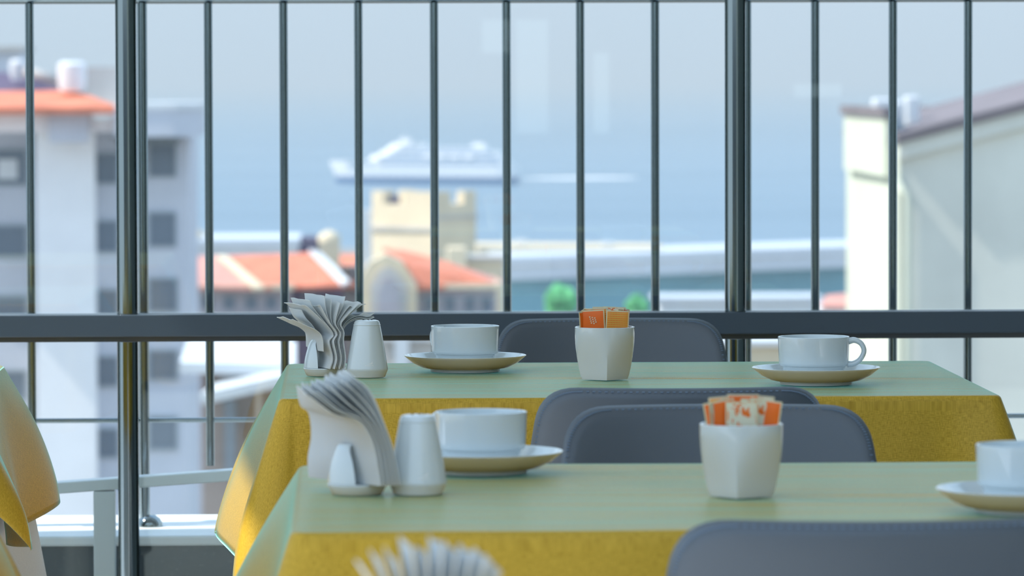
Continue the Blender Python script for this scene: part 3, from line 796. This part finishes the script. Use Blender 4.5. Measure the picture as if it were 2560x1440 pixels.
# ================================================================== OUTSIDE
def pm(name, rgb, rough=0.8, var=0.0, scale=0.3):
    c = srgb(*rgb); m = mat(name, c, rough, 0, 0.3)
    if var: add_noise(m, scale, tuple(v * (1 - var) for v in c[:3]) + (1,), tuple(min(1, v * (1 + var)) for v in c[:3]) + (1,))
    return m
MT['sea'] = mat('sea_water', (0.10, 0.21, 0.34, 1), 0.35, 0, 0.5)
add_noise(MT['sea'], 0.004, (0.07, 0.16, 0.25, 1), (0.13, 0.23, 0.33, 1), (0.25, 1.4, 1), lo=0.3, hi=0.7)
MT['ground'] = pm('town_ground', (150, 146, 140), 0.9, 0.3, 0.02)
MT['conc_white'] = pm('white_render', (214, 218, 222), 0.8, 0.05, 0.4)
MT['conc_blue'] = pm('blue_grey_render', (196, 200, 210), 0.8, 0.05, 0.4)
MT['conc_pale'] = pm('pale_render', (238, 238, 240), 0.8, 0.04, 0.4)
MT['window_dark'] = mat('window_dark', srgb(104, 116, 130), 0.3, 0, 0.6)
MT['window_frame'] = pm('window_frame_paint', (150, 160, 168))
MT['soffit_shade'] = pm('grey_soffit_shade', (120, 128, 132))  # dark grey standing in for shade below the balcony
MT['roof_red'] = pm('clay_tiles', (218, 132, 104), 0.85, 0.12, 0.8)
MT['roof_red2'] = pm('pinkish_clay_tiles', (212, 152, 138), 0.85, 0.10, 0.8)  # paler, pinker tile colour
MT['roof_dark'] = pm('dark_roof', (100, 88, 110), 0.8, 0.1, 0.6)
MT['cream'] = pm('cream_stone', (222, 206, 178), 0.85, 0.05, 0.2)
MT['stone_grey'] = pm('grey_stone', (190, 186, 182), 0.85, 0.1, 0.3)
MT['lilac_wall'] = pm('lilac_grey_wall', (168, 164, 172), 0.85, 0.1, 0.3)
MT['brown_wall'] = pm('brown_grey_wall', (140, 128, 124), 0.85, 0.15, 0.3)
MT['teal'] = pm('teal_cladding', (112, 162, 178), 0.6, 0.1, 0.05)
MT['white_roof'] = pm('white_sheet_roof', (204, 211, 220), 0.5, 0.04, 0.05)
MT['render_green'] = pm('grey_green_render', (210, 210, 200), 0.9, 0.10, 0.35)
MT['render_cream'] = pm('cream_render', (206, 209, 192), 0.9, 0.04, 0.5)
MT['brown_roof'] = pm('brown_roof', (124, 116, 120), 0.8, 0.1, 0.5)
MT['leaf'] = pm('tree_leaves', (92, 168, 110), 0.8, 0.3, 0.6)
MT['bark'] = pm('tree_bark', (96, 80, 66))
MT['ship_white'] = mat('ship_white', (0.93, 0.94, 0.95, 1), 0.35)
MT['ship_band'] = mat('ship_window_band', srgb(150, 172, 200), 0.2)
MT['foam'] = mat('sea_foam', (0.85, 0.88, 0.90, 1), 0.8)
MT['antifoul'] = mat('ship_waterline', srgb(60, 100, 150), 0.5)

SEA = -59.0
prof = [(9, -7), (60, -11), (200, -23), (500, -41), (1000, -53), (1660, -58.2), (1690, -60.5)]
gm = MB()
xs = [-900, -200, -40, 0, 60, 260, 1200]
v = [(x, y, z) for (y, z) in prof for x in xs]; n = len(xs)
gm.add(v, [(k * n + i, k * n + i + 1, (k + 1) * n + i + 1, (k + 1) * n + i) for k in range(len(prof) - 1) for i in range(n - 1)])
struct(gm.build('ground', 'ground', None, True), 'town hillside sloping down to the shore')
def gz(y):
    for (a, za), (b, zb_) in zip(prof, prof[1:]):
        if y <= b: return za + (zb_ - za) * (max(y, a) - a) / (b - a)
    return SEA
struct(MB().add([(-20000, 1600, SEA), (20000, 1600, SEA), (20000, 70000, SEA), (-20000, 70000, SEA)], [(0, 1, 2, 3)]).build('sea', 'sea'), 'calm hazy blue sea')

class Place:                                   # builds parts of one far thing from what the photo shows at its distance
    def __init__(s, name, label, cat, px, Y, zb=None, group=None):
        p = at(px, 700, Y); z = gz(Y) if zb is None else zb
        s.e = tag(empty(name, (p.x, Y, z)), label, cat, group); s.Y = Y; s.zb = z
        s.inv = Matrix.Translation((-p.x, -Y, -z))
    def fin(s, mb, name, m, parent=None, smooth=False):
        o = mb.build(name, m, None, smooth); o.parent = parent or s.e
        o.matrix_parent_inverse = s.inv if parent is None else Matrix.Identity(4)
        return o
    def sub(s, mb, name, m, parent): return s.fin(mb, name, m, parent)
    def box(s, name, x0, x1, y0, y1, m, d=6.0, dy=0.0, parent=None):   # pixels left, right, top, bottom (None = ground)
        Y = s.Y + dy
        a = at(x0, y0, Y); b = at(x1, y1 if y1 is not None else y0, Y)
        zb_ = s.zb if y1 is None else b.z
        return s.fin(MB().box(a.x, b.x, Y, Y + d, zb_, a.z), name, m, parent)
    def window(s, x0, x1, y0, y1, dy, m='window_dark', frame='window_frame'):
        Y = s.Y + dy; a, b = at(x0, y0, Y), at(x1, y1, Y); t = (b.x - a.x) * 0.09
        f = MB()
        for q in ((a.x - t, a.x, b.z - t, a.z + t), (b.x, b.x + t, b.z - t, a.z + t), (a.x, b.x, a.z, a.z + t), (a.x, b.x, b.z - t, b.z)):
            f.box(q[0], q[1], Y - 0.12, Y + 0.1, q[2], q[3])
        w = s.fin(f, 'window', frame)
        s.fin(MB().box(a.x, b.x, Y - 0.06, Y + 0.05, b.z, a.z), 'pane', m, w)
        return w
    def poly(s, name, pts, m, parent=None):    # list of (px, py, Y) outlines, given thickness downwards
        P = [at(*q) for q in pts]; n_ = len(P)
        nn = (P[1] - P[0]).cross(P[2] - P[0]).normalized() * 0.25
        mb = MB().add(P + [q - nn for q in P], [tuple(range(n_)), tuple(range(2 * n_ - 1, n_ - 1, -1))] + [(i, (i + 1) % n_, n_ + (i + 1) % n_, n_ + i) for i in range(n_)])
        return s.fin(mb, name, m, parent)

# --- apartment block at the left
A = Place('apartment_building', 'pale blue-grey apartment block with curved top balcony at the left', 'building', 230, 185)
A.box('wall', -420, 92, 272, None, 'conc_blue', 12, 3.0)
A.box('wall', 90, 236, 300, None, 'conc_pale', 14, 0.4)  # brighter light on this face is put into its paler render
A.box('wall', 236, 470, 330, None, 'conc_blue', 12, 1.6)
A.box('parapet', -420, 300, 268, 330, 'conc_pale', 10, -0.3)
A.box('parapet_panel', 122, 222, 285, 356, 'conc_blue', 0.3, -0.7)
A.box('attic_wall', 90, 300, 270, 300, 'conc_pale', 10, 0.5)
cb = at(370, 300, 184); pts = []
xa, xb_ = at(290, 300, 184).x, at(500, 300, 184).x
for i in range(13):
    th = math.pi / 2 * i / 12
    pts.append((xb_ - 1.0 + 1.0 * math.sin(th), 185 - 1.6 + 1.6 * (1 - math.cos(th))))
pts += [(xb_, 190), (xa, 190), (xa, 183.4)]
A.fin(MB().prism(pts, at(0, 343, 184).z, at(0, 275, 184).z), 'balcony_parapet', 'conc_blue')
A.fin(MB().prism([(x + (0.06 if x > xa + 1 else 0), y - 0.06) for x, y in pts], at(0, 275, 184).z, at(0, 258, 184).z), 'balcony_coping', 'conc_white')
A.fin(MB().prism([(xa + (x - xa) * 0.72, y + 0.9 * (y < 186)) for x, y in pts], at(0, 362, 184).z, at(0, 343, 184).z), 'balcony_soffit', 'soffit_shade')  # tapered underside, its shade put into the colour
for (x0, x1, y0, y1, dy) in ((-10, 62, 378, 458, 3.0), (-10, 62, 568, 638, 3.0), (-10, 62, 745, 790, 3.0), (-10, 62, 930, 995, 3.0), (-10, 62, 1100, 1170, 3.0),
                             (238, 292, 388, 455, 1.6), (238, 292, 556, 626, 1.6), (238, 292, 728, 795, 1.6), (238, 292, 895, 962, 1.6), (238, 292, 1075, 1140, 1.6),
                             (376, 436, 362, 438, 1.6), (376, 436, 535, 612, 1.6), (376, 440, 700, 775, 1.6), (376, 440, 880, 945, 1.6), (376, 440, 1045, 1120, 1.6)):
    A.window(x0, x1, y0, y1, dy)
A.box('blind', -6, 44, 398, 448, 'conc_white', 0.08, 2.86)
A.box('roof_terrace_block', 205, 300, 168, 268, 'stone_grey', 5, 4)
A.poly('roof', [(-420, 272, 183.5), (300, 268, 183.5), (285, 262, 184), (190, 226, 188), (-420, 232, 188)], 'roof_red')
A.poly('upper_roof', [(-420, 236, 188.2), (195, 238, 188.2), (80, 196, 193), (0, 178, 193), (-420, 178, 193)], 'roof_dark')
A.fin(MB().lathe([(0.50, at(0, 226, 187).z), (0.55, at(0, 205, 187).z), (0.55, at(0, 162, 187).z), (0.40, at(0, 154, 187).z)], 20, True, True, at(180, 190, 187).x, 187), 'water_tank', 'conc_white', None, 40)
A.fin(MB().lathe([(0.25, at(0, 200, 190).z), (0.34, at(0, 180, 190).z), (0.34, at(0, 156, 190).z), (0.2, at(0, 148, 190).z)], 20, True, True, at(45, 170, 190).x, 190), 'water_tank', 'conc_white', None, 40)
A.fin(MB().tube([at(60, 178, 189), at(150, 205, 189)], 0.22, 12), 'roof_pipe', 'stone_grey', None, True)
A.fin(MB().lathe([(0.05, 0), (0.28, 0.08), (0.42, 0.25), (0.38, 0.26), (0.05, 0.10)], 18, True, True, at(258, 290, 183.6).x, 182.9), 'dish_antenna', 'conc_white', None, 40).location.z += at(258, 305, 183.6).z
H = Place('distant_house', 'hazy grey rooftop at the far left edge above the red roof', 'building', -30, 420)
H.box('wall', -300, 50, 128, None, 'conc_blue', 15)
H.box('roof_slab', -310, 56, 116, 128, 'stone_grey', 16, -0.5)

# --- low house with hipped red roof
B = Place('hipped_house', 'grey house with hipped orange tile roof left of the arched gable', 'building', 660, 330)
B.box('wall', 482, 728, 716, None, 'lilac_wall', 12, 1.2)
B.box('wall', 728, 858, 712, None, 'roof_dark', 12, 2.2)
B.box('eave', 466, 735, 712, 724, 'cream', 12, 0.2)
B.poly('roof_slope', [(468, 716, 330), (640, 718, 330), (548, 640, 337), (468, 640, 337)], 'roof_red2')
B.poly('roof_slope', [(640, 718, 330), (862, 712, 331), (772, 632, 338), (548, 640, 337)], 'roof_red')
B.poly('ridge_cap', [(634, 718, 329.6), (662, 718, 329.6), (566, 638, 336.8), (540, 638, 336.8)], 'cream')
B.poly('ridge_cap', [(772, 630, 337.6), (800, 640, 337.6), (872, 712, 330.6), (856, 716, 330.6)], 'conc_white')
for x in (505, 560, 615, 665): B.window(x, x + 26, 742, 772, 1.2)
C = Place('flat_white_building', 'long white flat-roofed building behind the orange roof', 'building', 600, 420)
C.box('wall', 462, 745, 612, None, 'conc_white', 14)
C.box('roof_slab', 458, 750, 598, 614, 'white_roof', 15, -0.4)
C.fin(MB().lathe([(0.9, at(0, 600, 421).z), (0.9, at(0, 588, 421).z), (0.5, at(0, 578, 421).z)], 16, True, True, at(482, 590, 421).x, 424), 'roof_dome', 'cream', None, 40)
C.box('roof_hut', 738, 800, 596, 640, 'roof_dark', 6, 5)

# --- house with the pointed-arch gable
D = Place('gable_house', 'cream house with a pointed arch gable and orange roof', 'building', 1000, 320)
D.box('wall', 1036, 1240, 716, None, 'lilac_wall', 12, 1.0)
D.box('eave', 1030, 1250, 710, 722, 'cream', 12, 0.4)
D.poly('roof_slope', [(1030, 716, 320), (1250, 712, 321), (1120, 655, 327), (958, 618, 329), (975, 650, 321)], 'roof_red')
D.poly('roof_slope', [(1120, 655, 327), (1250, 712, 321), (1256, 700, 330), (1000, 622, 330)], 'roof_red2')
ga = [(898, 790), (898, 700), (925, 655), (966, 636), (1006, 655), (1042, 712), (1042, 790)]
P0 = [at(x, y, 319.4) for x, y in ga]
D.fin(MB().prism_y([(q.x, q.z) for q in P0], 319.4, 322.5), 'gable_front', 'cream')
low = at(970, 790, 319.4)
D.fin(MB().box(P0[0].x, P0[-1].x, 319.4, 330, D.zb, low.z), 'wall', 'lilac_wall')
arch = [(926, 785), (926, 716), (945, 680), (970, 664), (995, 680), (1018, 716), (1018, 785)]
D.fin(MB().prism_y([(at(x, y, 319.1).x, at(x, y, 319.1).z) for x, y in arch], 319.1, 319.38), 'arch_molding', 'stone_grey')
D.fin(MB().prism_y([(at(x, y, 318.9).x, at(x, y, 318.9).z) for x, y in [(946, 785), (946, 728), (958, 702), (970, 690), (984, 702), (998, 728), (998, 785)]], 318.9, 319.09), 'arch_window', 'lilac_wall')
for x in (1062, 1112, 1162, 1204): D.window(x, x + 24, 744, 778, 1.0)
E = Place('chimney_house', 'small orange-roofed house with cream chimney between the two roofs', 'building', 850, 350)
E.box('wall', 800, 905, 668, None, 'brown_wall', 8, 1)
E.poly('roof_slope', [(796, 712, 350), (910, 712, 350), (900, 636, 357), (806, 636, 357)], 'roof_red')
E.box('chimney', 796, 850, 604, 690, 'cream', 1.6, -0.6)
E.fin(MB().lathe([(0.85, at(0, 606, 350).z), (0.8, at(0, 594, 350).z), (0.5, at(0, 584, 350).z), (0.1, at(0, 579, 350).z)], 16, True, True, at(823, 600, 350).x, 350.2), 'chimney_cap', 'cream', None, 40)

# --- crenellated tower
T = Place('castle_tower', 'cream crenellated tower rising against the sea', 'tower', 1080, 600)
zt_, zc = at(1080, 512, 600).z, at(1080, 640, 600).z
c0, cl, cr = at(1088, 560, 600), at(930, 560, 607), at(1190, 560, 606)
cbk = Vector((cl.x + cr.x - c0.x, cl.y + cr.y - c0.y, 0))
T.fin(MB().prism([(c0.x, c0.y), (cr.x, cr.y), (cbk.x, cbk.y), (cl.x, cl.y)], T.zb, zt_), 'tower_wall', 'cream')
def merlon(p, q, a, b, top):
    A_, B_ = Vector((p.x, p.y)).lerp(Vector((q.x, q.y)), a), Vector((p.x, p.y)).lerp(Vector((q.x, q.y)), b)
    d_ = (B_ - A_).normalized(); nn = Vector((-d_.y, d_.x)) * 1.1
    if (Vector((cbk.x, cbk.y)) - A_).dot(nn) < 0: nn = -nn
    T.fin(MB().prism([tuple(A_), tuple(B_), tuple(B_ + nn), tuple(A_ + nn)], zt_, top), 'merlon', 'cream')
zm = at(1080, 480, 600).z
merlon(cl, c0, 0.0, 0.18, zm); merlon(cl, c0, 0.55, 1.0, zm)
merlon(c0, cr, 0.05, 0.38, zm); merlon(c0, cr, 0.70, 1.0, zm)
bk1, bk2 = cbk, cr
merlon(cbk, cl, 0.1, 0.35, zm); merlon(cbk, cl, 0.6, 0.9, zm)
T.fin(MB().prism([(c0.x - 0.15, c0.y - 0.35), (cr.x + 0.3, cr.y), (cr.x, cr.y + 0.3), (c0.x, c0.y)], at(0, 552, 600).z, at(0, 545, 600).z), 'string_course', 'stone_grey')
T.fin(MB().prism([(c0.x, c0.y), (c0.x - 0.1, c0.y - 0.35), (cl.x - 0.3, cl.y - 0.3), (cl.x, cl.y)], at(0, 582, 600).z, at(0, 572, 600).z), 'string_course', 'stone_grey')
T.box('roof_hut', 962, 1000, 492, 512, 'roof_dark', 2.0, 6.5)
T.box('side_turret', 908, 934, 525, None, 'conc_white', 3, 7)
G = Place('shore_house', 'small cream houses at the foot of the tower', 'building', 1180, 560)
G.box('wall', 1120, 1165, 622, None, 'cream', 8)
G.box('wall', 1168, 1260, 650, None, 'cream', 8, 4)
G.box('roof_slab', 1164, 1264, 642, 651, 'stone_grey', 9, 3.6)

# --- long white terminal roofs by the water
L_ = Place('harbour_shed', 'long white-roofed harbour shed with teal wall by the water', 'building', 1700, 900)
def strip(name, x0, x1, t0, t1, b0, b1, Y0, Y1, m, thick=2.0):
    a, b, c, d_ = at(x0, t0, Y0), at(x1, t1, Y1), at(x1, b1, Y1), at(x0, b0, Y0); off = Vector((0, thick, 0))
    V_ = [d_, c, b, a, d_ + off, c + off, b + off, a + off]
    return L_.fin(MB().add(V_, [(0, 1, 2, 3), (7, 6, 5, 4), (0, 4, 5, 1), (1, 5, 6, 2), (2, 6, 7, 3), (3, 7, 4, 0)]), name, m)
strip('wall', 1272, 2180, 694, 656, 830, 800, 880, 930, 'teal', 30)
strip('roof_edge', 1262, 2190, 672, 638, 702, 666, 876, 926, 'white_roof', 34)
strip('roof_gutter', 1262, 2190, 664, 632, 672, 638, 876.5, 926.5, 'stone_grey', 34)
strip('roof_edge', 1230, 2190, 644, 614, 664, 632, 878, 928, 'white_roof', 34)
strip('roof_gutter', 1200, 1660, 634, 628, 643, 633, 905, 915, 'stone_grey', 20)
strip('roof_edge', 1195, 1660, 614, 618, 634, 628, 905, 915, 'cream', 20)
for x, y in ((1302, 600), (1520, 606)):
    L_.box('roof_turret', x - 14, x + 14, y, y + 24, 'conc_white', 4, 16)
K1 = Place('quay_building', 'pale low quay buildings before the teal shed', 'building', 1850, 640)
K1.box('wall', 1650, 2055, 752, None, 'conc_white', 12)
K1.box('roof_slab', 1640, 2060, 744, 753, 'white_roof', 13, -0.5)
K2 = Place('red_roof_house', 'small house with orange roof beside the grey building', 'building', 2095, 500)
K2.box('wall', 2058, 2180, 764, None, 'conc_white', 8)
K2.poly('roof_slope', [(2050, 766, 499), (2190, 766, 499), (2190, 728, 505), (2066, 738, 505)], 'roof_red2')
K3 = Place('yellow_house', 'cream-yellow house below the rail left of the far cup', 'building', 1900, 210)
K3.box('wall', 1800, 1985, 862, None, 'cream', 8)
K3.box('roof_slab', 1792, 1992, 852, 864, 'conc_white', 9, -0.4)
K4 = Place('grey_house', 'grey house front below the arched gable', 'building', 1000, 250)
K4.box('wall', 950, 1240, 850, None, 'stone_grey', 8)
K4.box('pilaster', 986, 1022, 800, None, 'conc_white', 0.5, -0.5)
K4.box('roof_slab', 940, 1250, 838, 851, 'conc_white', 9, -0.4)
K5 = Place('white_roof_house', 'brown house with a bright white roof below the rail at left', 'building', 600, 110)
K5.box('wall', 505, 735, 905, None, 'brown_wall', 6, 0.8)
K5.poly('roof', [(450, 905, 109), (740, 912, 109), (740, 852, 113), (470, 846, 113)], 'conc_white')
K5.poly('canopy', [(500, 985, 108), (740, 930, 108.6), (740, 900, 110), (560, 940, 110)], 'conc_white')
K5.box('door', 560, 590, 1000, 1180, 'window_dark', 0.3, 0.4)
K5.box('pipe', 640, 652, 960, None, 'stone_grey', 0.2, 0.4)

# --- trees on the quay
def tree(px0, px1, py0, py1, Y, label):
    a, b = at(px0, py0, Y), at(px1, py1, Y); r = (b.x - a.x) / 2; cx_, cz_ = (a.x + b.x) / 2, a.z - r * 1.05
    t = tag(empty('tree', (cx_, Y, gz(Y))), label, 'tree', 'quay trees'); inv = Matrix.Translation((-cx_, -Y, -gz(Y)))
    bm = bmesh.new(); bmesh.ops.create_icosphere(bm, subdivisions=4, radius=1.0)
    for v_ in bm.verts:
        k = 1 + 0.32 * noise.noise(v_.co * 2.2 + Vector((px0, 0, 0))) + 0.16 * noise.noise(v_.co * 6)
        v_.co = Vector((v_.co.x * r * k, v_.co.y * r * k, v_.co.z * r * 1.05 * k)) + Vector((cx_, Y, cz_))
    me = bpy.data.meshes.new('crown'); bm.to_mesh(me); bm.free(); me.materials.append(MT['leaf'])
    o = link(bpy.data.objects.new('crown', me), t); o.matrix_parent_inverse = inv
    k = MB().tube([(cx_, Y, gz(Y)), (cx_, Y, cz_)], [0.5, 0.3], 10).build('trunk', 'bark', t, True); k.matrix_parent_inverse = inv
tree(1362, 1442, 712, 790, 600, 'larger green tree in front of the teal shed, left of the pair')
tree(1562, 1622, 738, 790, 600, 'smaller green tree in front of the teal shed, right of the pair')

# --- grey building at the right
Rb = Place('grey_building', 'tall grey-green rendered building with cream side at the right edge', 'building', 2300, 95)
xc = at(2252, 500, 95).x; zt0 = at(2252, 352, 95).z; ztr = at(2560, 272, 95).z
xr_ = xc + (at(3000, 500, 95).x - xc); zpk = zt0 + (ztr - zt0) * (xr_ - xc) / (at(2560, 500, 95).x - xc)
pl = [(xc, Rb.zb), (xr_, Rb.zb), (xr_, zpk), (xc, zt0)]
Rb.fin(MB().prism_y(pl, 95, 105.0), 'front_wall', 'render_green')
Rb.fin(MB().box(xc - 0.04, xc - 0.002, 94.98, 105, Rb.zb, at(2252, 365, 95).z), 'side_wall', 'render_cream')
sl = (zpk - zt0) / (xr_ - xc)
def slope_strip(name, x0, x1, dz0, dz1, y0, y1, m):
    z_ = lambda x: zt0 + (x - xc) * sl
    Rb.fin(MB().prism_y([(x0, z_(x0) + dz0), (x1, z_(x1) + dz0), (x1, z_(x1) + dz1), (x0, z_(x0) + dz1)], y0, y1), name, m)
slope_strip('coping', xc - 0.1, xr_, -0.02, 0.16, 94.75, 105.1, 'brown_roof')
slope_strip('cornice', xc - 0.05, xr_, -0.36, -0.04, 94.85, 94.99, 'render_green')
bx0, bx1 = at(2118, 300, 104).x, xc
Rb.fin(MB().box(at(2122, 350, 103).x, xc - 0.05, 96.0, 104.0, at(2200, 432, 100).z, at(2200, 290, 100).z), 'stair_head', 'render_cream')
Rb.fin(MB().box(at(2120, 350, 103).x - 0.05, xc, 95.8, 104.2, at(2200, 289, 100).z, at(2200, 266, 100).z), 'stair_head_roof', 'brown_roof')
Rb.fin(MB().box(at(2300, 300, 106).x, at(2470, 300, 106).x + 2, 105.2, 108, Rb.zb, at(2300, 266, 106).z), 'rear_wall', 'brown_roof')
for (x0, x1, y0, y1, Yq) in ((2186, 2232, 246, 292, 99), (2236, 2262, 252, 330, 97), (2266, 2300, 240, 325, 98)):
    a, b = at(x0, y0, Yq), at(x1, y1, Yq)
    bevel(Rb.fin(MB().box(a.x, b.x, Yq, Yq + 0.6, b.z, a.z), 'roof_tank', 'conc_white'), 0.05)
Rb.fin(MB().tube([(xc + 0.12, 94.9, Rb.zb), (xc + 0.12, 94.9, at(2262, 490, 95).z), (xc - 0.15, 95.0, at(2230, 440, 95).z)], 0.07, 10), 'downpipe', 'render_cream', None, True)

# --- ships
S_ = Place('passenger_ship', 'white passenger ship with tiered decks sailing on the sea', 'ship', 1050, 2690, SEA)
Ys = 2690.0; u_ = Ys / F_PX
S_.e.rotation_euler = (0, 0, math.radians(-24)); S_.e.scale = (1.08, 1, 1)
def sx(px): return at(px, 440, Ys).x
def sz(py): return at(1050, py, Ys).z
def hull_ring(half, x0, x1, bow):
    xs_ = [x0, x0 + bow * 0.35, x0 + bow, x0 + bow * 2, x1 - 6, x1]; hw = [0.02, 0.45, 0.82, 1, 1, 0.85]
    return [(x, Ys - half * h) for x, h in zip(xs_, hw)] + [(x, Ys + half * h) for x, h in reversed(list(zip(xs_, hw)))]
def hull_mb(half, x0, x1, bow, x0t, z0_, z1_):
    a, b = hull_ring(half * 0.9, x0, x1, bow), hull_ring(half, x0t, x1, bow)
    return MB().rings([[(p[0], p[1], z0_) for p in a], [(p[0], p[1], z1_) for p in b]])
S_.fin(hull_mb(8.0, sx(838), sx(1286), 16, sx(836), SEA - 1.0, sz(442)), 'waterline', 'antifoul')
S_.fin(hull_mb(8.2, sx(836), sx(1286), 16, sx(824), sz(441.8), sz(414)), 'hull', 'ship_white')
S_.fin(hull_mb(8.25, sx(824), sx(905), 16, sx(822), sz(413.9), sz(403)), 'bow_bulwark', 'ship_white')
for k, (x0, x1, y0, y1) in enumerate(((900, 1270, 414, 401), (922, 1262, 400.9, 388), (945, 1250, 387.9, 377), (962, 1215, 376.9, 367), (975, 1060, 366.9, 358))):
    S_.fin(hull_mb(7.6 - 0.5 * k, sx(x0), sx(x1), 8, sx(x0 + 6), sz(y0), sz(y1)), 'deck', 'ship_white')
    S_.fin(MB().box(sx(x0 + 36), sx(x1 - 10), Ys - (7.62 - 0.5 * k), Ys - 6.0 + 0.5 * k, sz(y0 - 3), sz(y1 + 4)), 'window_band', 'ship_band')
S_.fin(hull_mb(2.6, sx(1000), sx(1030), 2, sx(1006), sz(358), sz(345)), 'funnel', 'ship_white')
S_.fin(MB().tube([(sx(1012), Ys, sz(345)), (sx(1010), Ys, sz(334))], 0.35, 8), 'mast', 'ship_white')
S_.fin(hull_mb(2.2, sx(1180), sx(1212), 2, sx(1184), sz(367), sz(357)), 'aft_house', 'ship_white')
for k in range(4): S_.fin(MB().tube([(sx(1070 + 34 * k), Ys - 7.4, sz(391)), (sx(1076 + 34 * k), Ys - 7.6, sz(392)), (sx(1092 + 34 * k), Ys - 7.6, sz(392)), (sx(1098 + 34 * k), Ys - 7.4, sz(391))], [0.3, 0.9, 0.9, 0.3], 10), 'lifeboat', 'ship_white')
def wake(px0, px1, py, hpx, label):
    p, q = on(px0, py, SEA), on(px1, py, SEA); d1 = (on((px0 + px1) / 2, py - hpx, SEA).y - p.y); pts_ = []
    for i in range(25):
        t = i / 24; w = math.sin(math.pi * min(1, t * 0.5 + 0.02) * 1.0) * (1 - t) ** 0.5
        pts_.append((p.x + (q.x - p.x) * t, p.y + d1 * w * 0.5, SEA + 0.25))
    for i in range(24, -1, -1):
        t = i / 24; w = math.sin(math.pi * min(1, t * 0.5 + 0.02)) * (1 - t) ** 0.5
        pts_.append((p.x + (q.x - p.x) * t, p.y - d1 * w * 0.5 - 0.2, SEA + 0.25))
    n_ = len(pts_)
    mb = MB().add(pts_ + [(a, b, SEA - 0.1) for a, b, c in pts_], [tuple(range(n_))] + [(i, n_ + i, n_ + (i + 1) % n_, (i + 1) % n_) for i in range(n_)])
    return tag(mb.build('ship_wake', 'foam'), label, 'wake', 'wakes', 'stuff')
wake(1310, 1600, 446, 9, 'white foam wake trailing behind the passenger ship')

# ------------------------------------------------------------------ sea haze
hz = bpy.data.materials.new('sea_haze'); hz.use_nodes = True
hn, hl = hz.node_tree.nodes, hz.node_tree.links
hn.clear()
ho = hn.new('ShaderNodeOutputMaterial'); hv = hn.new('ShaderNodeVolumeScatter')
hv.inputs['Color'].default_value = (0.61, 0.75, 0.84, 1); hv.inputs['Density'].default_value = 0.00019; hv.inputs['Anisotropy'].default_value = 0.0
ha = hn.new('ShaderNodeVolumeAbsorption'); ha.inputs['Color'].default_value = (0.0, 0.22, 0.36, 1); ha.inputs['Density'].default_value = 0.000028
hs_ = hn.new('ShaderNodeAddShader')
hl.new(hv.outputs[0], hs_.inputs[0]); hl.new(ha.outputs[0], hs_.inputs[1]); hl.new(hs_.outputs[0], ho.inputs['Volume'])
tag(MB().box(-9000, 9000, 60, 40000, SEA - 8, 500).build('haze', hz), 'pale summer haze over the sea and the town', 'haze', None, 'stuff')
